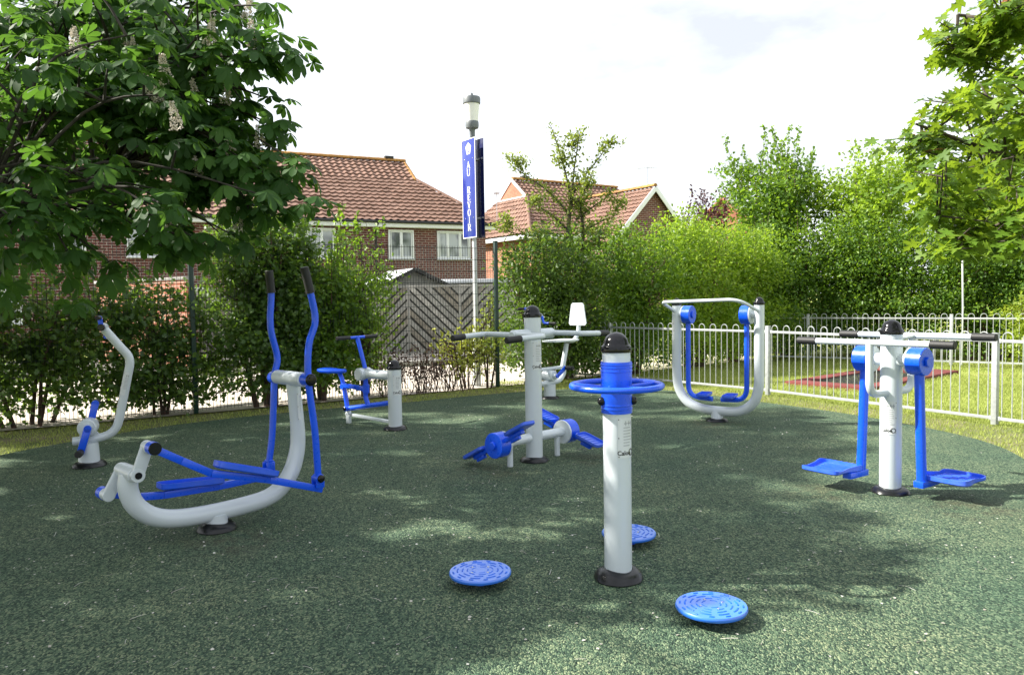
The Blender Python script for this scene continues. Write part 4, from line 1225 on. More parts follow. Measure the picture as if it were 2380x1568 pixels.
for k in range(len(FX) - 1):
    x0, x1 = FX[k] + .03, FX[k + 1] - .03
    up_ = 1 if k % 2 == 1 else -1
    b = MB()
    c = -2.2
    while c < 3.8:
        zl = c + (0 if up_ > 0 else (x1 - x0)); zr = c + ((x1 - x0) if up_ > 0 else 0)
        jit = random.uniform(-.016, .016)
        hh = .172
        p = clip([(x0, zl + jit), (x1, zr + jit), (x1, zr + hh + jit), (x0, zl + hh + jit)], .10, 1.90)
        if len(p) > 2: b.prism(p, 0, .018 + random.uniform(0, .004), XZ(-.03), mi=random.choice((0, 0, 1, 2)))
        c += .243
    o = b.build('slat_panel', [M['timber'], M['timber_pale'], M['timber_brown']], cf, smooth=False)
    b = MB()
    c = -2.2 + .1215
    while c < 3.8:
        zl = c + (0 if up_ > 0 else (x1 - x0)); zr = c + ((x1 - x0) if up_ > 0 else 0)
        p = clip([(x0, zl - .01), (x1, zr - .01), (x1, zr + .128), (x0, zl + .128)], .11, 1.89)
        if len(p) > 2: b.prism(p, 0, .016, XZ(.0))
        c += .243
    b.build('gap_shade_slats', M['darktimber'], o, smooth=False)  # dark slats set behind the gaps to paint in their shade
    b = MB(); b.box(((x0 + x1) / 2, -.005, 1.935), (x1 - x0, .075, .05), None, .006); b.box(((x0 + x1) / 2, -.005, .075), (x1 - x0, .06, .05), None, .006); b.build('rail', M['timber'], o)
for x in FX:
    b = MB(); b.box((x, .012, .98), (.075, .085, 1.98), None, .006); b.build('post', M['timber'], cf)
sh = thing('garden_shed', 'small timber shed with pale felt roof and black bargeboards, behind the chevron fence', 'shed', (-3.05, 24.3, 0), rad(27))
b = MB(); b.prism([(-.95, 0), (.95, 0), (.95, 2.02), (0, 2.45), (-.95, 2.02)], 0, 2.4, XZ(0))
for k in range(14): b.box((0, -.008, .15 + k * .16), (1.9 if k < 12 else 1.9 - (k - 11.5) * .68, .014, .135), None, .004)
b.build('wall', M['timber'], sh, smooth=False)
b = MB()
for s_ in (-1, 1): b.bar((s_ * 1.2, 1.15, 1.96), (0, 1.15, 2.53), 2.75, .03, .004)
b.build('roof', M['felt'], sh)
b = MB()
for s_ in (-1, 1): b.bar((s_ * 1.22, -.245, 1.93), (0, -.245 - .002 * s_, 2.51), .025, .11, .003)
b.build('bargeboard', M['darktimber'], sh)
lt = thing('outbuilding', 'low outbuilding with white roof edge showing above the chevron fence, below the brick house', 'outbuilding', (-.4, 25.6, 0), rad(2))
b = MB(); b.box((0, 1.5, 1.05), (3.4, 3, 2.1), None, 0); b.build('wall', M['timber'], lt, smooth=False)
b = MB(); b.box((0, 1.5, 2.16), (3.8, 3.3, .10), None, .01); b.build('roof', M['felt'], lt)
b = MB(); b.box((0, -.17, 2.14), (3.84, .03, .14), None, .004); b.build('fascia', M['upvc'], lt)
# ---------------------------------------------------------------- vegetation
def unit(a):
    return a / np.maximum(np.linalg.norm(a, axis=-1, keepdims=True), 1e-9)
def place(tmplV, tmplF, pos, ax, nr, size):
    """copies of a leaf template: ax = leaf direction, nr = leaf normal"""
    ax = unit(ax); nr = unit(nr - ax * np.sum(nr * ax, 1, keepdims=True)); sd = np.cross(nr, ax)
    n, k = len(pos), len(tmplV)
    V = pos[:, None, :] + size[:, None, None] * (tmplV[None, :, 0:1] * ax[:, None, :] + tmplV[None, :, 1:2] * sd[:, None, :] + tmplV[None, :, 2:3] * nr[:, None, :])
    F = (tmplF[None] + (np.arange(n) * k)[:, None, None]).reshape(-1, tmplF.shape[1])
    return V.reshape(-1, 3), F
def rnd_dir(n):
    return unit(rng.normal(size=(n, 3)))
# small oval leaf, folded along the midrib
OVAL_V = np.array([(0, 0, 0), (.35, .27, .07), (.75, .22, .05), (1, 0, -.04), (.75, -.22, .05), (.35, -.27, .07)], float)
OVAL_F = np.array([(0, 3, 2, 1), (0, 5, 4, 3)])
# small lobed leaf (hawthorn, field maple)
LOB_V = np.array([(0, 0, 0), (.28, .42, .08), (.52, .20, .02), (.72, .40, .06), (1, 0, -.05), (.72, -.40, .06), (.52, -.20, .02), (.28, -.42, .08)], float)
LOB_F = np.array([(0, 2, 1, 1), (0, 4, 3, 2), (0, 6, 5, 4), (0, 7, 6, 6)])
LOB_F = np.array([(0, 2, 1), (0, 4, 2), (4, 3, 2), (0, 6, 4), (6, 5, 4), (0, 7, 6)])
def palmate(n_leaflets, spread, droop, seed):
    """horse chestnut leaf: long leaflets fanning from one point"""
    r = random.Random(seed); V = []; F = []
    prof = [(0.0, .012), (.28, .085), (.62, .20), (.84, .175), (1.0, .0)]
    for j in range(n_leaflets):
        a = -spread + 2 * spread * j / (n_leaflets - 1) + r.uniform(-.08, .08)
        Lf = (1.0 - .36 * abs(a / spread) ** 1.4) * r.uniform(.92, 1.06)
        dr = droop + r.uniform(-.12, .15)
        d = np.array([math.cos(a), math.sin(a), 0]); s_ = np.array([-math.sin(a), math.cos(a), 0])
        base = len(V)
        for q, w in prof:
            z = -dr * (q ** 1.6) * .8
            rr = q * (1 - .16 * dr * q)
            c = d * rr * Lf + np.array([0, 0, z * Lf])
            V += [c + s_ * w * Lf + np.array([0, 0, .05 * (w > 0) * w * 4 * Lf * .35]), c + np.array([0, 0, -.02 * (w > .05)]), c - s_ * w * Lf + np.array([0, 0, .05 * w * 4 * Lf * .35])]
        for k in range(len(prof) - 1):
            o = base + 3 * k
            F += [(o, o + 1, o + 4, o + 3), (o + 1, o + 2, o + 5, o + 4)]
    return np.array(V), np.array(F)
PALM = [palmate(7, 1.9, .55, 1), palmate(6, 1.7, .3, 2), palmate(7, 1.8, .75, 3), palmate(5, 1.5, .5, 4)]
def mapleleaf():
    pts = [(0, 0), (-.12, .20), (-.02, .46), (.06, .30), (.16, .27), (.30, .72), (.37, .50), (.50, .60), (.42, .22), (.60, .17), (.72, .30), (.78, .13), (1.0, 0)]
    P = pts + [(x, -y) for x, y in pts[-2:0:-1]]
    V = [(.30, 0, -.02)] + [(x, y, .10 * abs(y) - .16 * x * x) for x, y in P]
    n = len(P)
    F = [(0, 1 + k, 1 + (k + 1) % n) for k in range(n)]
    return np.array(V, float), np.array(F)
MAPLE_V, MAPLE_F = mapleleaf()

M['chestnut'] = leafmat('chestnut_leaf', (0.013, 0.038, 0.009), (0.032, 0.086, 0.016), (0.072, 0.155, 0.026), (0.13, 0.28, 0.03), .36, .55, .22)
M['maple'] = leafmat('maple_leaf', (0.05, 0.105, 0.014), (0.095, 0.175, 0.018), (0.18, 0.26, 0.028), (0.36, 0.52, 0.03), .36, .45, .35)
M['maple_red'] = leafmat('young_red_maple_leaf', (0.18, 0.07, 0.03), (0.25, 0.10, 0.05), (0.32, 0.15, 0.07), (0.5, 0.2, 0.1), .4)
M['hedge_dark'] = leafmat('hedge_leaf_dark', (0.020, 0.048, 0.010), (0.050, 0.098, 0.016), (0.11, 0.18, 0.026), (0.20, 0.34, 0.03), .34)
M['hedge_lime'] = leafmat('hedge_leaf_lime', (0.070, 0.140, 0.014), (0.17, 0.255, 0.028), (0.30, 0.38, 0.05), (0.45, 0.66, 0.04), .42)
M['hedge_mid'] = leafmat('hedge_leaf_mid', (0.035, 0.085, 0.013), (0.085, 0.162, 0.022), (0.17, 0.26, 0.036), (0.32, 0.52, 0.03), .38)
M['hawthorn'] = leafmat('hawthorn_leaf', (0.028, 0.062, 0.015), (0.058, 0.112, 0.024), (0.115, 0.185, 0.038), (0.22, 0.38, 0.03), .36)
M['plum'] = leafmat('plum_leaf', (0.075, 0.11, 0.02), (0.14, 0.185, 0.04), (0.22, 0.26, 0.065), (0.40, 0.50, 0.06), .38)
M['purple'] = leafmat('purple_leaf', (0.025, 0.008, 0.012), (0.045, 0.014, 0.020), (0.08, 0.03, 0.035), (0.12, 0.03, 0.03), .3)
M['golden'] = leafmat('golden_conifer_leaf', (0.13, 0.19, 0.02), (0.22, 0.30, 0.03), (0.34, 0.40, 0.05), (0.5, 0.6, 0.05), .35)
M['yellowivy'] = leafmat('yellow_green_leaf', (0.12, 0.16, 0.02), (0.26, 0.29, 0.04), (0.40, 0.41, 0.09), (0.5, 0.55, 0.06), .35)
M['dead'] = leafmat('dead_brown_leaf', (0.05, 0.025, 0.018), (0.09, 0.045, 0.03), (0.16, 0.08, 0.05), (0.12, 0.06, 0.03), .2)
M['blossom'] = leafmat('cream_blossom', (0.55, 0.48, 0.38), (0.68, 0.62, 0.52), (0.78, 0.74, 0.66), (0.5, 0.45, 0.4), .25)
M['grassblade'] = leafmat('grass_blade', (0.20, 0.24, 0.055), (0.32, 0.37, 0.10), (0.44, 0.46, 0.17), (0.50, 0.58, 0.14), .35, .6, .2)
M['petal'] = leafmat('fallen_petal', (0.32, 0.30, 0.24), (0.5, 0.48, 0.42), (0.66, 0.65, 0.60), (0.3, 0.3, 0.25), .1)

def blob_noise(P, freq, seed):
    r = np.random.default_rng(seed); v = np.zeros(len(P))
    for k in range(7):
        d = unit(r.normal(size=3)); v += np.sin(P @ d * freq * (1 + .35 * k) + r.uniform(0, 6.28)) / (1 + .25 * k)
    return v / 3.0
def shrub(name, label, cat, loc, rx, ry, h, n, leaf, size, mat_, tmpl, rot=0.0, z0=0.05, shoots=0, shoot_len=.6, group=None, stems=5, thin_bottom=0.0, lump=.22, seed=1, stemmat='twig', shell=.55, top=None):
    """a bush: leaves through the volume of a lumpy rounded body, upright shoots above it and stems below"""
    t = thing(name, label, cat, (loc[0], loc[1], 0), rot, group)
    r = np.random.default_rng(seed)
    per = 26
    nc = max(8, n // per)
    n = nc * per
    d = unit(r.normal(size=(nc, 3)))
    q = r.uniform(0, 1, nc) ** shell
    ex = 0.72
    dd = np.sign(d) * np.abs(d) ** ex
    dd = dd / np.maximum(np.abs(dd).max(1, keepdims=True), 1e-6) * (.55 + .45 * np.linalg.norm(d / np.abs(d).max(1, keepdims=True), axis=1, keepdims=True) ** -1)
    P = dd * q[:, None] * np.array([rx, ry, (h - z0) / 2])
    P[:, 2] += z0 + (h - z0) / 2
    ln = blob_noise(P, 2.6, seed + 5)
    sc = 1 + lump * ln
    P[:, 0] *= sc; P[:, 1] *= sc
    P[:, 2] = z0 + (P[:, 2] - z0) * (1 + lump * .8 * blob_noise(P * np.array([1, 1, .15]), 2.2, seed + 9))
    # gaps between clumps
    g = blob_noise(P, 5.2, seed + 3)
    keep = (g > -.42)
    P = P[keep]; d = d[keep]
    # each clump is a tuft of leaves round the end of a twig
    cl = .055 + size * 1.0
    off = r.normal(size=(len(P), per, 3)) * np.array([cl, cl, cl * .75])
    ctint = r.normal(size=len(P)) * .20
    d = unit(np.repeat(d, per, 0) * .5 + unit(off.reshape(-1, 3)) * .8)
    P = (P[:, None, :] + off).reshape(-1, 3)
    ctint = np.repeat(ctint, per)
    keep = P[:, 2] > .02
    if thin_bottom > 0:
        keep &= r.uniform(0, 1, len(P)) < np.clip((P[:, 2] - .05) / thin_bottom, .18, 1)
    P = P[keep]; d = d[keep]; ctint = ctint[keep]
    SH = []
    if shoots:
        for k in range(shoots):
            a = r.uniform(0, 2 * PI); rr = r.uniform(0, .85) ** .5
            x, y = rx * rr * math.cos(a), ry * rr * math.sin(a)
            zb = z0 + (h - z0) * (.55 + .40 * math.sqrt(max(0, 1 - rr * rr)))
            ln_ = shoot_len * r.uniform(.4, 1.25)
            le = np.array([r.uniform(-.3, .3), r.uniform(-.3, .3), 1.0])
            SH.append((np.array([x, y, zb - .25]), np.array([x, y, zb]) + le * ln_))
            m = int(24 * ln_ / .5) + 6
            s = r.uniform(0, 1, m)
            pp = SH[-1][0] * (1 - s[:, None]) + SH[-1][1] * s[:, None] + r.normal(size=(m, 3)) * (.075 * (1.15 - s))[:, None]
            P = np.vstack([P, pp]); d = np.vstack([d, unit(r.normal(size=(m, 3)) + np.array([0, 0, .3]))])
    m = len(P)
    ax = unit(r.normal(size=(m, 3)) * .8 + d * .6 + np.array([0, 0, -.15]))
    nr = unit(r.normal(size=(m, 3)) * .55 + d * .45 + np.array([0, 0, .75]))
    sz = size * r.uniform(.65, 1.25, m)
    V, F = place(tmpl[0], tmpl[1], P, ax, nr, sz)
    ctint = np.concatenate([ctint, np.full(m - len(ctint), .15)])
    tint = np.clip(.42 + .14 * r.normal(size=m) + ctint + .15 * blob_noise(P, 1.7, seed + 12), 0, 1)
    np_mesh('foliage', V, F, mat_, t, np.repeat(tint, len(tmpl[1])))
    b = MB()
    for k in range(stems):
        a = r.uniform(0, 2 * PI); rr = r.uniform(.05, .5)
        p0 = (rx * rr * math.cos(a) * .6, ry * rr * math.sin(a) * .6, -.06)
        p1 = (rx * rr * math.cos(a) * 1.1 + r.uniform(-.08, .08), ry * rr * math.sin(a) * 1.1, h * .35)
        p2 = (rx * rr * math.cos(a) * 1.5 + r.uniform(-.15, .15), ry * rr * math.sin(a) * 1.5, h * .78)
        b.tube([p0, p1, p2], [.045 * h / 3, .03 * h / 3, .010], 7)
        for j in range(4):
            f = r.uniform(.15, .9); c = Vector(p1) * (1 - f) + Vector(p2) * f
            b.tube([c, c + Vector((r.uniform(-.5, .5) * rx, r.uniform(-.5, .5) * ry, r.uniform(.1, .4) * h * .6))], [.012, .004], 5)
    for p, q in SH:
        b.tube([p, q], [.008, .003], 5)
    b.build('stem', M[stemmat], t)
    return t
OV, LB = (OVAL_V, OVAL_F), (LOB_V, LOB_F)
fa = math.atan2(D_.y, D_.x)
G1 = 'shrubs grown through the mesh fence'
G2 = 'hedge shrubs behind the railings'
# left: grown through the mesh fence
shrub('hedge_shrub', 'dull green shrub at the far left behind the seatless pedal cycle, bare at its foot', 'shrub', (-6.55, 10.35), 1.75, .75, 2.05, 12484, 0, 0.080, M['hawthorn'], LB, fa, .03, 14, .4, G1, 6, .2, seed=21)
shrub('hedge_shrub', 'low dull green shrub between the pedal cycle and the green fence post', 'shrub', (-5.15, 11.2), .85, .6, 1.65, 6807, 0, 0.077, M['hawthorn'], LB, fa, .03, 8, .5, G1, 4, .2, seed=22)
shrub('hedge_shrub', 'tall dense dark shrub right behind the arms of the cross trainer', 'shrub', (-3.80, 12.0), .80, .7, 3.0, 18819, 0, 0.074, M['hawthorn'], LB, fa, .1, 16, .5, G1, 6, .25, seed=23)
shrub('hedge_shrub', 'upright brighter shrub with pale tips left of the blue rider handlebar', 'shrub', (-3.1, 12.5), .55, .6, 2.15, 9547, 0, 0.069, M['hedge_mid'], LB, fa, .1, 14, .6, G1, 5, .25, seed=24)
shrub('hedge_shrub', 'light green loose shrub beside the chevron fence, above the short silver post', 'shrub', (-2.5, 12.98), .46, .5, 2.6, 6196, 0, 0.067, M['hedge_mid'], LB, fa, .12, 16, .7, G1, 4, .3, seed=25, lump=.3)
# bare twigs and variegated climber by the lamp
tw = thing('bare_shrub', 'leggy brown shrub with a few withered leaves at the foot of the mesh fence', 'shrub', (-1.55, 13.35, 0), fa)
b = MB(); r = random.Random(8); LP_ = []
for k in range(110):
    x, y = r.uniform(-.85, .85), r.uniform(-.25, .2)
    p = [Vector((x, y, -.03))]
    dx, dy = r.uniform(-.35, .35), r.uniform(-.2, .2)
    hh = r.uniform(.35, .85)
    for j in range(1, 4):
        p.append(Vector((x + dx * j / 3 + r.uniform(-.06, .06), y + dy * j / 3, hh * j / 3)))
    b.tube(p, [.006, .005, .004, .002], 5)
    LP_ += [p[2] * (1 - f) + p[3] * f for f in (.1, .5, .9)] + [p[1] * .5 + p[2] * .5]
b.build('stem', M['twig'], tw)
P = np.array([tuple(p) for p in LP_ for _ in range(3)]) + rng.normal(size=(len(LP_) * 3, 3)) * .04
V, F = place(OVAL_V, OVAL_F, P, rnd_dir(len(P)), rnd_dir(len(P)), rng.uniform(.03, .065, len(P)))
np_mesh('foliage', V, F, M['dead'], tw, np.repeat(rng.uniform(0, 1, len(P)), 2))
shrub('climber', 'yellow variegated climber round the base of the white lamp post', 'climber', (-.85, 13.75), .55, .35, .95, 900, 0, .085, M['yellowivy'], OV, fa, .1, 8, .3, None, 6, .4, seed=31, lump=.35)
shrub('climber', 'pale green leafy climber left of the dark green corner post', 'climber', (-.42, 13.95), .22, .3, 1.35, 620, 0, .075, M['plum'], OV, fa, .1, 6, .4, None, 4, .5, seed=32, lump=.35)
# right: the tall hedge behind the railings
shrub('hedge_shrub', 'dense glossy hedge shrub just right of the green corner post', 'shrub', (.80, 14.95), 1.15, .95, 2.75, 26392, 0, 0.077, M['hedge_dark'], OV, fa, .0, 14, .4, G2, 6, .15, seed=41)
shrub('hedge_shrub', 'dark leafy shrub behind the perforated backrest, lime green at its top', 'shrub', (2.45, 16.15), 1.05, .95, 2.95, 24097, 0, 0.074, M['hedge_mid'], OV, fa, .0, 18, .4, G2, 6, .15, seed=42)
shrub('hedge_shrub', 'bright lime hedge shrub in front of the white-edged gable', 'shrub', (4.0, 17.3), 1.15, .95, 3.25, 26392, 0, 0.074, M['hedge_lime'], OV, fa, .0, 18, .35, G2, 6, .15, seed=43)
shrub('hedge_shrub', 'rounded lime hedge shrub behind the air walker', 'shrub', (5.35, 18.4), 1.0, .95, 3.15, 21802, 0, 0.077, M['hedge_lime'], OV, fa, .0, 12, .35, G2, 6, .15, seed=44)
shrub('hedge_shrub', 'dark hedge shrub rising right of the air walker, with a lime crest', 'shrub', (6.9, 19.5), 1.2, 1.0, 3.5, 28687, 0, 0.080, M['hedge_mid'], OV, fa, .0, 18, .5, G2, 6, .15, seed=45)
shrub('hedge_shrub', 'brownish dark hedge shrub behind the farther railing, left of the thin pale rod', 'shrub', (8.9, 19.0), 1.35, 1.0, 3.15, 28687, 0, 0.080, M['hedge_mid'], OV, -.4, .0, 14, .4, G2, 6, .15, seed=46)
shrub('hedge_shrub', 'shaded hedge shrub behind the farther railing, under the maple', 'shrub', (11.0, 17.9), 1.5, 1.0, 3.6, 28687, 0, 0.080, M['hedge_mid'], OV, -.5, .0, 10, .4, G2, 6, .15, seed=47)
shrub('hedge_shrub', 'shaded hedge shrub at the right frame edge behind the golden conifer', 'shrub', (13.2, 17.0), 1.4, 1.0, 3.4, 17212, 0, 0.084, M['hedge_dark'], OV, -.5, .0, 6, .4, G2, 5, .15, seed=48)
shrub('tall_shrub', 'tall open light green shrub with feathery upright tips, tallest above the hedge', 'shrub', (7.1, 21.0), 1.45, 1.1, 5.1, 21802, 0, 0.097, M['hedge_mid'], LB, fa, .8, 34, 1.1, G2, 6, .2, seed=49, lump=.34)
shrub('tall_shrub', 'yellow-green arching shrub above the hedge, left of the maple', 'shrub', (9.5, 20.6), 1.6, 1.1, 5.0, 21802, 0, 0.097, M['hedge_lime'], LB, fa, .8, 28, .7, G2, 6, .2, seed=50, lump=.30)
shrub('tall_shrub', 'yellow-green shrub behind the maple branches at the right', 'shrub', (12.3, 20.0), 1.6, 1.1, 4.9, 19507, 0, 0.101, M['hedge_lime'], LB, fa, .8, 22, .6, G2, 6, .2, seed=51, lump=.3)
shrub('purple_shrub', 'purple-leaved shrub between the white-edged gable and the tall hedge', 'shrub', (5.6, 22.8), .95, .8, 4.15, 5670, 0, 0.092, M['purple'], OV, 0, 1.2, 12, .75, None, 5, .2, seed=52, lump=.35)
shrub('golden_conifer', 'small bright yellow-green conifer at the right edge by the far railing', 'conifer', (10.75, 15.75), .62, .62, 1.42, 5200, 0, .075, M['golden'], OV, 0, .1, 14, .25, None, 3, .1, seed=53)

# open young plum tree with feathery leaves clinging to its branches
pt_ = thing('plum_tree', 'young open-branched tree with small leaves rising from the hedge beside the sign', 'tree', (1.15, 15.45, 0))
b = MB(); br = []
def branch(b, pts, r0, r1, store=None):
    P = smoothpath(pts, 4)
    b.tube(P, [r0 + (r1 - r0) * k / (len(P) - 1) for k in range(len(P))], 8)
    if store is not None: store.append(P)
branch(b, [(0, 0, -.05), (.02, 0, 1.2), (-.02, 0, 2.6), (.08, 0, 3.6)], .075, .03, br)
branch(b, [(.04, 0, .5), (.25, .1, 1.8), (.30, .05, 2.9), (.22, 0, 3.5)], .05, .02, br)
for p in ([(.07, 0, 3.45), (-.04, .05, 4.05), (-.22, .1, 4.7), (-.32, .1, 4.98)], [(.08, 0, 3.55), (.14, 0, 4.15), (.26, -.05, 4.85)], [(.10, 0, 3.6), (.35, .05, 3.98), (.62, .1, 4.30), (.78, .1, 4.52)],
          [(.03, 0, 3.2), (-.35, .05, 3.65), (-.75, .1, 3.95), (-1.12, .1, 4.22)], [(.0, 0, 2.9), (-.4, -.1, 3.25), (-.78, -.1, 3.45)], [(.15, 0, 3.1), (.5, 0, 3.35), (.88, .05, 3.62)], [(.2, 0, 2.8), (.62, .1, 3.05), (1.0, .1, 3.2)],
          [(-.02, 0, 2.5), (-.5, 0, 2.75), (-1.05, -.05, 2.85), (-1.5, -.05, 3.0)], [(-.02, 0, 2.3), (-.5, .1, 2.4), (-.95, .1, 2.55)], [(.25, 0, 2.5), (.55, -.1, 2.7), (.75, -.1, 2.95)], [(0, 0, 2.1), (-.35, -.3, 2.5), (-.55, -.4, 2.9)], [(.1, 0, 3.4), (.35, -.3, 3.7), (.45, -.4, 4.0)]):
    branch(b, p, .022, .006, br)
    for k in range(5):
        f = random.uniform(.3, 1.0); P = br[-1]
        c = P[min(len(P) - 1, int(f * (len(P) - 1)))]
        d = Vector((random.uniform(-1, 1), random.uniform(-.6, .6), random.uniform(0, .9))).normalized() * random.uniform(.12, .32)
        b.tube([c, c + d], [.006, .003], 5); br.append([c, c + d * .5, c + d])
b.build('trunk', M['bark'], pt_)
C_ = []
for P in br:
    lo = .35 if P is br[0] or P is br[1] else .05
    for k in range(len(P) - 1):
        a, c = P[k], P[k + 1]
        if P in (br[0], br[1]) and k < len(P) * .5: continue
        m = int((c - a).length * 175) + 1
        for j in range(m): C_.append(tuple(a.lerp(c, random.random()) + Vector((random.gauss(0, .06), random.gauss(0, .06), random.gauss(0, .055)))))
P = np.array(C_)
V, F = place(OVAL_V, OVAL_F, P, rnd_dir(len(P)) + np.array([0, 0, .3]), rnd_dir(len(P)) + np.array([0, 0, .6]), rng.uniform(.045, .085, len(P)))
np_mesh('crown', V, F, M['plum'], pt_, np.repeat(np.clip(rng.normal(.5, .25, len(P)), 0, 1), 2))

# ---------------------------------------------------------------- horse chestnut, trunk left of the view
CH = [(-2.66, 4.93, 3.03), (-2.61, 5.81, 3.75), (-2.65, 5.93, 3.7), (-2.75, 5.51, 3.6), (-3.05, 6.34, 3.33), (-2.97, 4.87, 3.17), (-3.21, 6.02, 2.61), (-2.97, 6.39, 3.44), (-3.88, 6.22, 3.53), (-2.29, 4.81, 2.94), (-3.08, 5.27, 3.33), (-3.08, 6.73, 3.8), (-2.47, 5.51, 3.58), (-2.97, 5.62, 3.66), (-2.69, 6.03, 3.69), (-4.21, 6.75, 3.27), (-2.87, 4.8, 3.39), (-2.48, 4.8, 3.37), (-3.01, 5.61, 2.55), (-2.69, 4.82, 2.72), (-3.08, 6.06, 3.63), (-2.6, 5.93, 3.73), (-2.63, 5.24, 3.38), (-4.3, 6.88, 3.1), (-2.8, 4.7, 2.72), (-3.4, 6.02, 2.95), (-2.51, 5.43, 3.52), (-2.58, 5.68, 2.98), (-3.35, 5.98, 2.53), (-3.5, 5.39, 2.67), (-3.08, 5.67, 3.45), (-3.48, 6.11, 3.76), (-2.94, 4.66, 2.54), (-2.77, 5.2, 2.72), (-1.52, 4.8, 3.08), (-1.68, 4.7, 3.08), (-1.86, 5.0, 3.31), (-2.05, 5.4, 3.56), (-1.91, 5.0, 3.04), (-1.95, 4.9, 2.85), (-1.85, 4.8, 2.72), (-2.11, 5.2, 2.74), (-2.05, 5.2, 2.61), (-1.59, 4.6, 2.45), (-1.73, 4.7, 2.49), (-1.46, 4.5, 2.22), (-1.6, 4.6, 2.27), (-1.88, 4.8, 2.33), (-2.03, 4.7, 2.01), (-2.21, 4.9, 1.99), (-2.44, 5.2, 2.05), (-2.39, 4.2, 1.89), (-2.55, 4.3, 1.96), (-2.43, 3.9, 1.92), (-2.44, 3.8, 2.04), (-2.86, 4.5, 1.85), (-2.63, 4.6, 2.08), (-2.6, 5.0, 2.37), (-2.53, 5.5, 2.65), (-3.25, 6.9, 2.62), (-2.28, 5.78, 3.77), (-2.34, 5.79, 3.6), (-3.57, 6.15, 2.93), (-2.85, 4.67, 2.21), (-1.95, 4.21, 3.04), (-2.05, 4.93, 3.14), (-3.48, 6.03, 2.02), (-3.35, 7.4, 3.93), (-2.21, 5.43, 3.14), (-2.64, 4.42, 3.1), (-2.39, 5.25, 3.04), (-2.27, 5.27, 2.82), (-2.29, 4.39, 2.31), (-1.91, 4.26, 2.07), (-2.69, 6.17, 3.23), (-2.95, 4.87, 1.95), (-2.11, 5.41, 3.06), (-2.31, 4.57, 2.22), (-3.91, 6.28, 3.29), (-2.94, 7.34, 3.6), (-2.6, 5.28, 3.09), (-2.79, 4.71, 3.3), (-4.51, 7.55, 4.41), (-2.5, 5.01, 2.88), (-3.85, 7.31, 4.3), (-4.57, 7.05, 3.12), (-4.58, 7.43, 2.74), (-3.71, 7.07, 3.97), (-4.3, 7.6, 3.44), (-3.5, 6.68, 3.15), (-2.87, 5.57, 3.21), (-4.58, 7.56, 3.61), (-2.3, 4.5, 2.84), (-3.4, 6.55, 2.5), (-3.68, 6.41, 2.09), (-3.19, 6.48, 3.55), (-3.37, 6.4, 2.38), (-2.78, 6.39, 3.33), (-3.5, 7.04, 3.92), (-2.9, 6.32, 3.18), (-2.1, 4.74, 3.39), (-3.2, 4.97, 2.71), (-3.34, 5.28, 3.41), (-2.56, 4.32, 2.99), (-3.26, 6.28, 3.25), (-3.46, 7.27, 3.8), (-2.62, 4.59, 2.77), (-1.85, 4.32, 2.74), (-2.81, 6.05, 3.74), (-3.0, 6.96, 3.33), (-2.16, 4.68, 2.84), (-3.91, 6.29, 2.79), (-4.42, 7.23, 2.98), (-2.71, 4.97, 2.83), (-3.17, 5.49, 1.97), (-3.57, 7.54, 3.84), (-2.71, 5.29, 2.93), (-2.63, 4.61, 2.69), (-2.42, 5.2, 2.86), (-3.67, 7.38, 3.77), (-2.23, 5.11, 3.13), (-3.31, 5.81, 2.75), (-1.3, 4.8, 3.09), (-1.4, 4.85, 3.17), (-1.52, 4.9, 3.07), (-1.56, 4.7, 2.38), (-1.69, 4.8, 2.44), (-1.49, 4.65, 2.36), (-1.88, 5.0, 2.53), (-1.42, 4.6, 2.15), (-1.57, 4.7, 2.17), (-1.72, 4.8, 2.25), (-1.92, 4.9, 2.33), (-1.92, 4.7, 1.97), (-2.15, 4.9, 2.06), (-1.75, 4.9, 2.78), (-1.71, 4.8, 2.65), (-1.28, 4.7, 2.42), (-1.41, 4.8, 2.49), (-1.16, 4.6, 2.18), (-1.32, 4.7, 2.22), (-1.48, 4.8, 2.32), (-1.63, 4.7, 1.98), (-1.47, 4.9, 2.7), (-1.49, 4.9, 2.86)]
NO_SIDE = 23
trunk = Vector((-6.7, 7.2, 0))
ct = thing('horse_chestnut', 'large horse chestnut with dark fan-shaped leaves and cream flower spikes overhanging from the left', 'tree', trunk)
b = MB()
b.tube(smoothpath([(0, 0, -.1), (.05, 0, 1.0), (.1, -.05, 2.2), (.1, 0, 4.0), (-.1, .1, 6.0), (-.1, .2, 7.6)], 4), [.36 - .014 * k for k in range(21)], 14)
limbs = [[(.1, 0, 1.9), (1.3, -.5, 2.35), (2.6, -1.1, 2.55), (3.9, -1.7, 2.5)], [(.1, 0, 2.3), (1.4, -.2, 3.0), (2.7, -.6, 3.5), (4.0, -1.3, 3.75)], [(.1, 0, 1.6), (1.2, -1.2, 2.0), (2.4, -2.1, 2.1), (3.6, -2.7, 2.0)],
         [(.1, 0, 2.9), (1.2, .3, 3.7), (2.3, .5, 4.3), (3.4, .3, 4.7)], [(.1, 0, 2.0), (1.4, .2, 2.5), (2.5, .1, 2.7), (3.6, -.3, 2.6)], [(0, 0, 3.2), (.9, -1.6, 3.9), (1.8, -2.9, 4.2), (2.4, -3.8, 4.3)],
         [(0, 0, 3.8), (.8, 1.6, 5.0), (1.6, 2.8, 5.8)], [(0, 0, 4.4), (.9, -.6, 6.0), (2.0, -.8, 7.0)], [(0, 0, 3.5), (-1.4, .8, 5.0), (-2.4, 1.6, 6.2)], [(0, 0, 3.0), (-1.2, -1.8, 4.4), (-1.8, -3.4, 5.0)]]
LP2 = []
for p in limbs:
    P = smoothpath(p, 6)
    b.tube(P, [.065 - .045 * k / (len(P) - 1) for k in range(len(P))], 9)
    LP2 += P[6:]
nodes = [Vector(p) - trunk for p in CH]
ends = []
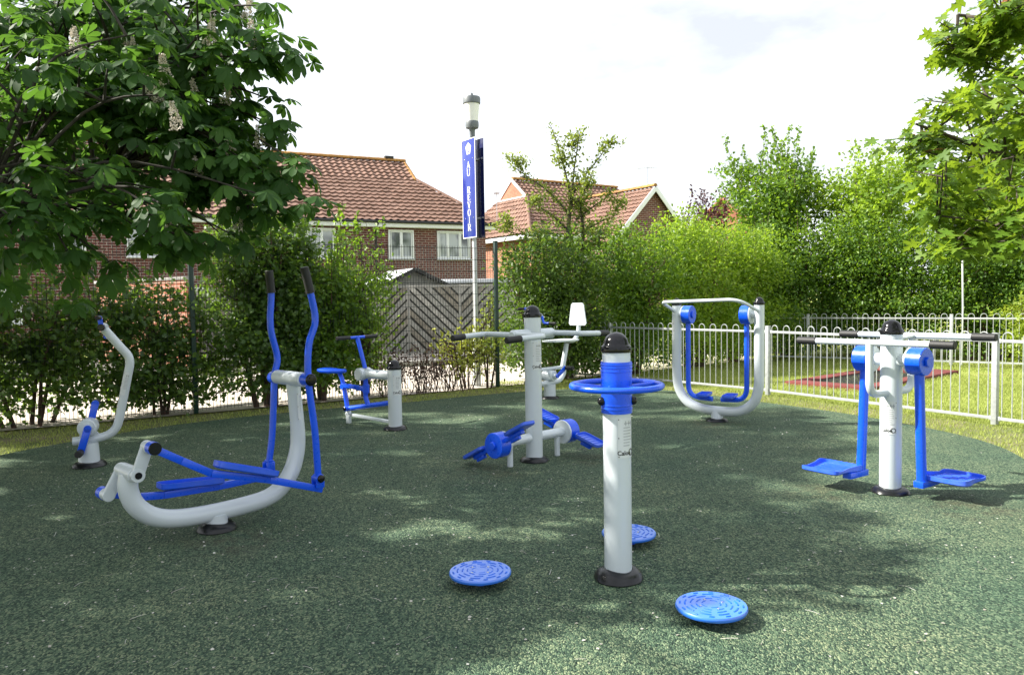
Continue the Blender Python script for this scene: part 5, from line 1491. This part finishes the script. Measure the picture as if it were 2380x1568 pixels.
for i_, p in enumerate(nodes):
    a = min(LP2, key=lambda q: (q - p).length + .6 * max(0, q.x - p.x))
    mid = a.lerp(p, .55) + Vector((random.uniform(-.15, .15), random.uniform(-.15, .15), .10 + .10 * (p - a).length))
    P = smoothpath([a, mid, p], 5)
    b.tube(P, [.014 - .010 * k / (len(P) - 1) for k in range(len(P))], 6)
    ends.append((p, (p - mid).normalized()))
    if i_ >= len(nodes) - NO_SIDE:
        for f in (.70, .84):
            c = P[int(f * (len(P) - 1))]; d = Vector((random.uniform(-.5, .6), random.uniform(-.6, .6), random.uniform(-.5, .4))).normalized()
            b.tube([c, c + d * .10], [.006, .004], 5); ends.append((c + d * .10, d))
    # side twigs along the outer part
    for k in range(3 if i_ < len(nodes) - NO_SIDE else 0):
        f = random.uniform(.45, .95); c = P[int(f * (len(P) - 1))]
        d = ((p - a).normalized() * .6 + Vector((random.uniform(-1, 1), random.uniform(-1, 1), random.uniform(-.6, .5)))).normalized()
        e = c + d * random.uniform(.18, .42)
        b.tube([c, c.lerp(e, .5) + Vector((0, 0, .02)), e], [.009, .007, .004], 5)
        ends.append((e, d))
# high crown out of view: throws the shade across the rubber
r2 = np.random.default_rng(77)
def shade_nodes(c, rr, n):
    o = []
    while len(o) < n:
        p = r2.uniform(-1, 1, 3)
        q = float(np.linalg.norm(p))
        if q > 1 or q < .25: continue
        w = np.array(c) + p * np.array(rr)
        if w[0] < -.70 * w[1] - .35 or w[2] > 1.6 + .395 * w[1] + .45:
            o.append(Vector(w) - trunk)
    return o
far_nodes = shade_nodes((-7.0, 9.9, 5.2), (3.2, 3.8, 3.0), 340) + shade_nodes((-7.3, 3.9, 3.8), (2.0, 3.4, 1.8), 330)
far_ends = []
for p in far_nodes:
    for k in range(2):
        d = Vector(tuple(r2.normal(size=3))).normalized()
        far_ends.append((p + d * .3, d))
b.build('trunk', M['darkbark'], ct)
def chestnut_leaves(lst, per, lo, hi, name):
    groups = [[] for _ in PALM]
    for p, d in lst:
        for k in range(per):
            a = 2 * PI * k / per + random.uniform(-.4, .4)
            x = d.orthogonal().normalized(); y = d.cross(x)
            o = (x * math.cos(a) + y * math.sin(a)) * .8 + d * random.uniform(.1, .9)
            o.z = o.z * .5 - .05
            o.normalize()
            pos = p + o * random.uniform(.05, .14)
            axis = Vector((o.x, o.y, o.z - random.uniform(.15, .6)))
            nr = Vector((random.uniform(-.3, .3), random.uniform(-.3, .3), 1.0)) + o * random.uniform(0, .5)
            groups[random.randrange(len(PALM))].append((pos, axis, nr, random.uniform(lo, hi)))
    Vs, Fs, Ts, off = [], [], [], 0
    for g, (tv, tf) in zip(groups, PALM):
        if not g: continue
        V, F = place(tv, tf, np.array([tuple(q[0]) for q in g]), np.array([tuple(q[1]) for q in g]), np.array([tuple(q[2]) for q in g]), np.array([q[3] for q in g]))
        Vs.append(V); Fs.append(F + off); off += len(V)
        Ts.append(np.repeat(np.clip(r2.normal(.45, .22, len(g)), 0, 1), len(tf)))
    return np_mesh(name, np.vstack(Vs), np.vstack(Fs), M['chestnut'], ct, np.concatenate(Ts))
cr = chestnut_leaves(ends, 5, .085, .135, 'crown')
chestnut_leaves(far_ends, 3, .26, .36, 'crown')
# flower spikes: upright cones of small florets
def spike_mesh():
    P, A = [], []
    r3 = np.random.default_rng(5)
    for k in range(34):
        z = .02 + .19 * k / 25; R = .048 * (1 - .75 * (z / .21)) + .006
        for j in range(3):
            a = r3.uniform(0, 2 * PI)
            c = np.array([R * math.cos(a), R * math.sin(a), z])
            for q in range(4):
                P.append(c + r3.normal(size=3) * .006); A.append(np.array([math.cos(a), math.sin(a), .3]) + r3.normal(size=3) * .8)
    P, A = np.array(P), np.array(A)
    return place(OVAL_V * np.array([1, 1.5, 1]), OVAL_F, P, A, r3.normal(size=P.shape), r3.uniform(.013, .022, len(P)))
SV, SF = spike_mesh()
fs0 = np_mesh('blossom', SV, SF, M['blossom'], ct, np.repeat(rng.uniform(0, 1, len(SF) // 2), 2))
cand = [p for p, d in ends if p.y + trunk.y < 6.2]
random.shuffle(cand)
for k, p in enumerate(cand[:46]):
    o = fs0 if k == 0 else fs0.copy()
    if k: link(o, ct)
    o.location = p + Vector((0, -.04, .03))
    o.rotation_euler = (random.uniform(-.22, .22), random.uniform(-.22, .22), random.uniform(0, 6))
    s = random.uniform(.40, .65); o.scale = (s, s, s)

# ---------------------------------------------------------------- maple at the right
MP = [(2.78, 4.9, 3.12), (2.81, 4.9, 3.0), (2.95, 4.6, 3.23), (2.79, 5.2, 2.7), (2.73, 5.2, 2.58), (2.78, 5.1, 2.45), (2.51, 4.4, 1.85), (2.58, 4.4, 1.88), (2.64, 4.3, 1.83), (2.77, 4.2, 1.86), (2.91, 4.2, 1.86), (2.99, 4.8, 3.12), (2.86, 4.8, 3.07), (3.71, 5.66, 2.58), (3.1, 5.21, 3.05), (3.5, 5.66, 3.05), (3.01, 4.63, 3.28), (3.68, 5.96, 2.01), (3.63, 5.31, 2.84), (3.44, 5.11, 2.44), (2.77, 4.51, 2.01), (3.16, 4.7, 2.69), (3.06, 4.4, 1.91), (3.22, 5.15, 2.59), (2.79, 4.24, 2.04), (2.91, 4.15, 2.24), (3.46, 6.1, 2.58), (3.18, 4.71, 3.16), (2.92, 4.44, 2.66), (2.85, 4.33, 3.16), (3.03, 5.66, 2.65), (3.53, 5.01, 3.25), (3.09, 4.89, 1.9), (2.42, 4.42, 2.24), (3.91, 6.01, 2.84), (3.0, 4.65, 2.38), (3.6, 5.68, 3.25), (3.23, 5.65, 3.03), (3.08, 5.48, 2.36), (2.38, 4.29, 2.26), (2.57, 4.6, 2.42), (3.39, 4.78, 2.63), (3.0, 4.42, 3.18), (3.74, 5.41, 3.38), (2.89, 4.8, 3.03), (3.21, 4.91, 2.87), (3.32, 5.01, 2.13), (3.74, 5.34, 2.68), (3.19, 4.93, 2.23), (4.01, 5.7, 2.82), (3.55, 5.0, 2.44), (3.56, 5.95, 3.08), (2.99, 5.11, 3.13), (3.34, 5.54, 1.94), (4.01, 6.09, 2.93), (2.62, 4.71, 2.32), (2.99, 4.44, 2.18), (3.06, 5.08, 2.99), (3.27, 5.61, 2.34), (3.63, 5.46, 1.93), (2.92, 4.19, 2.6), (2.75, 4.3, 2.72), (2.69, 4.21, 1.86), (2.76, 4.74, 2.74), (3.29, 5.22, 2.86), (2.94, 4.14, 2.86), (3.37, 5.3, 2.73), (3.23, 4.75, 1.93), (2.86, 4.57, 2.05), (3.06, 4.37, 2.78), (2.76, 4.23, 2.84), (3.04, 4.52, 3.22), (2.56, 4.31, 2.69), (3.46, 5.68, 3.14), (3.51, 5.47, 2.01)]
mt0 = Vector((4.3, 5.0, 0))
mt = thing('maple_tree', 'sunlit yellow-green maple with pointed lobed leaves and red young tips, reaching in from the right', 'tree', mt0)
b = MB()
b.tube(smoothpath([(0, 0, -.1), (.02, 0, 1.2), (-.03, 0, 2.4), (-.1, .05, 4.2), (-.15, .1, 5.5)], 4), [.13 - .006 * k for k in range(17)], 12)
LP3 = []
for p in ([(0, 0, 1.5), (-.6, -.1, 1.75), (-1.2, -.2, 1.95), (-1.75, -.35, 1.95)], [(0, 0, 1.9), (-.6, .1, 2.3), (-1.2, .2, 2.55), (-1.6, .2, 2.7)], [(0, 0, 2.4), (-.5, -.1, 2.9), (-1.0, -.1, 3.2), (-1.5, -.1, 3.3)], [(0, 0, 1.8), (-.4, .5, 2.2), (-.7, .9, 2.5)], [(0, 0, 3.0), (-.4, -.3, 3.6), (-.8, -.4, 4.0)], [(0, 0, 1.7), (-.4, -.5, 2.1), (-1.0, -.7, 2.4)]):
    P = smoothpath(p, 6); b.tube(P, [.034 - .026 * k / (len(P) - 1) for k in range(len(P))], 8); LP3 += P[5:]
for k in range(60): pass
mn = [Vector(p) - mt0 for p in MP]
mp_ends = []
for p in mn:
    a = min(LP3, key=lambda q: (q - p).length + .5 * max(0, p.x - q.x))
    mid = a.lerp(p, .5) + Vector((0, 0, -.04))
    P = smoothpath([a, mid, p], 4); b.tube(P, [.011 - .008 * k / (len(P) - 1) for k in range(len(P))], 6)
    mp_ends.append((p, (p - a).normalized(), True))
    for k in range(2):
        c = P[random.randrange(3, len(P))]
        d = Vector((random.uniform(-1, .6), random.uniform(-1, 1), random.uniform(-.2, .7))).normalized(); e = c + d * random.uniform(.12, .28)
        b.tube([c, e], [.006, .003], 5); mp_ends.append((e, d, False))
b.build('trunk', M['bark'], mt)
pos, ax, nr, sz = [], [], [], []
for p, d, main in mp_ends:
    for k in range(14):
        a = random.uniform(0, 2 * PI)
        o = Vector((math.cos(a), math.sin(a), random.uniform(-.45, .15)))
        q = p - d * random.uniform(0, .26) + o * random.uniform(.04, .13) + Vector((0, 0, random.uniform(-.04, .04)))
        pos.append(tuple(q)); ax.append(tuple(o + Vector((0, 0, -.35)))); nr.append((random.gauss(0, .42), random.gauss(0, .42), 1)); sz.append(random.uniform(.05, .10))
V, F = place(MAPLE_V, MAPLE_F, np.array(pos), np.array(ax), np.array(nr), np.array(sz))
np_mesh('crown', V, F, M['maple'], mt, np.repeat(np.clip(rng.normal(.5, .25, len(pos)), 0, 1), len(MAPLE_F)))
pos, ax, nr, sz = [], [], [], []
for tip in mn[:7] + mn[11:13]:
    for k in range(4):
        a = random.uniform(0, 2 * PI); o = Vector((math.cos(a), math.sin(a), .1))
        pos.append(tuple(tip + Vector((0, 0, .05)) + o * .03)); ax.append(tuple(o)); nr.append((0, 0, 1)); sz.append(random.uniform(.045, .075))
V, F = place(MAPLE_V, MAPLE_F, np.array(pos), np.array(ax), np.array(nr), np.array(sz))
np_mesh('young_leaves', V, F, M['maple_red'], mt, np.repeat(rng.uniform(0, 1, len(pos)), len(MAPLE_F)))

# ---------------------------------------------------------------- grass, petals and straw
def in_poly(px, py, poly):
    c = np.zeros(len(px), bool); n = len(poly)
    for i in range(n):
        x1, y1 = poly[i]; x2, y2 = poly[(i + 1) % n]
        if y1 == y2: continue
        c ^= ((y1 > py) != (y2 > py)) & (px < (x2 - x1) * (py - y1) / (y2 - y1) + x1)
    return c
def blades(P, lo, hi, w, seed):
    r = np.random.default_rng(seed); n = len(P)
    a = r.uniform(0, 2 * PI, n); h = r.uniform(lo, hi, n); s = np.stack([np.cos(a), np.sin(a), np.zeros(n)], 1)
    lean = np.stack([r.normal(0, .35, n), r.normal(0, .35, n), np.ones(n)], 1)
    ww = w * r.uniform(.7, 1.4, n)
    A = P - s * ww[:, None]; B = P + s * ww[:, None]; T_ = P + lean * h[:, None]
    return np.stack([A, B, T_], 1).reshape(-1, 3), np.arange(3 * n).reshape(-1, 3)
def grass(name, x0, x1, y0, y1, n, lo, hi, w, z, test, seed, patch):
    r = np.random.default_rng(seed)
    P = np.stack([r.uniform(x0, x1, n), r.uniform(y0, y1, n), np.full(n, z)], 1)
    k = test(P[:, 0], P[:, 1])
    k &= (blob_noise(P, 2.3, seed) + .35 * r.normal(size=n)) > patch
    P = P[k]
    V, F = blades(P, lo, hi, w, seed + 1)
    tint = np.clip(.45 + .2 * r.normal(size=len(P)) + .25 * blob_noise(P, 1.1, seed + 2), 0, 1)
    o = np_mesh(name, V, F, M['grassblade'], None, tint)
    o['kind'] = 'stuff'
    o['label'] = 'short green grass on the verge and lawn'
inv_court = lambda x, y: ~in_poly(x, y, COURT_S)
fl = lambda x, y: (y < 9.75 + (x + 6.6) * .631 - .05) | (x > -.3)
near_r = lambda x, y: (x > -1.0) & (y < 15.3)
grass('grass', -7.2, 1.5, 7.6, 14.8, 60000, .018, .05, .005, -.022, lambda x, y: inv_court(x, y) & fl(x, y), 61, -.75)
grass('grass', .8, 8.5, 5.0, 15.0, 110000, .018, .05, .005, -.022, lambda x, y: inv_court(x, y), 62, -.62)
TRP = [tuple((T0 + ux * q + Vector((ux.y, -ux.x, 0)) * s)[:2]) for q, s in ((0, 0), (tl_, 0), (tl_, tw_), (0, tw_))]
grass('grass', 2.5, 13, 6.5, 20.5, 150000, .02, .055, .007, -.05, lambda x, y: inv_court(x, y) & ~in_poly(x, y, TRP) & (y > 12.05 + (4.05 - x) * 1.6), 63, -.75)
def litter(name, n, x0, x1, y0, y1, sz, m, label, seed, straw=False):
    r = np.random.default_rng(seed)
    P = np.stack([r.uniform(x0, x1, n), r.uniform(y0, y1, n), np.full(n, .004)], 1)
    dens = np.clip(.5 + .5 * blob_noise(P, 1.0, seed) - .06 * (P[:, 0] - 0), .08, 1)
    k = in_poly(P[:, 0], P[:, 1], COURT_S) & (r.uniform(0, 1, n) < dens)
    P = P[k]; n = len(P)
    a = r.uniform(0, 2 * PI, n); ax = np.stack([np.cos(a), np.sin(a), r.normal(0, .12, n)], 1); nr = np.stack([r.normal(0, .3, n), r.normal(0, .3, n), np.ones(n)], 1)
    tv = np.array([(0, -.03, 0), (.33, -.02, .06), (.66, .05, .05), (1, .12, 0), (1, .15, 0), (.66, .09, .05), (.33, .02, .06), (0, .01, 0)]) if straw else OVAL_V * np.array([1, 1.3, 1])
    tf = np.array([(0, 1, 6, 7), (1, 2, 5, 6), (2, 3, 4, 5)]) if straw else OVAL_F
    V, F = place(tv, tf, P, ax, nr, sz * r.uniform(.5, 1.4, n))
    o = np_mesh(name, V, F, m, None, np.repeat(r.uniform(0, 1, n), len(tf)))
    o['kind'] = 'stuff'; o['label'] = label
litter('petals', 5200, -6, 5, 2, 13.3, .016, M['petal'], 'tiny pale fallen petals scattered over the rubber', 71)
litter('straw', 900, -4, 4, 2.2, 8, .055, M['petal'], 'dry pale stalks lying on the rubber', 72, True)
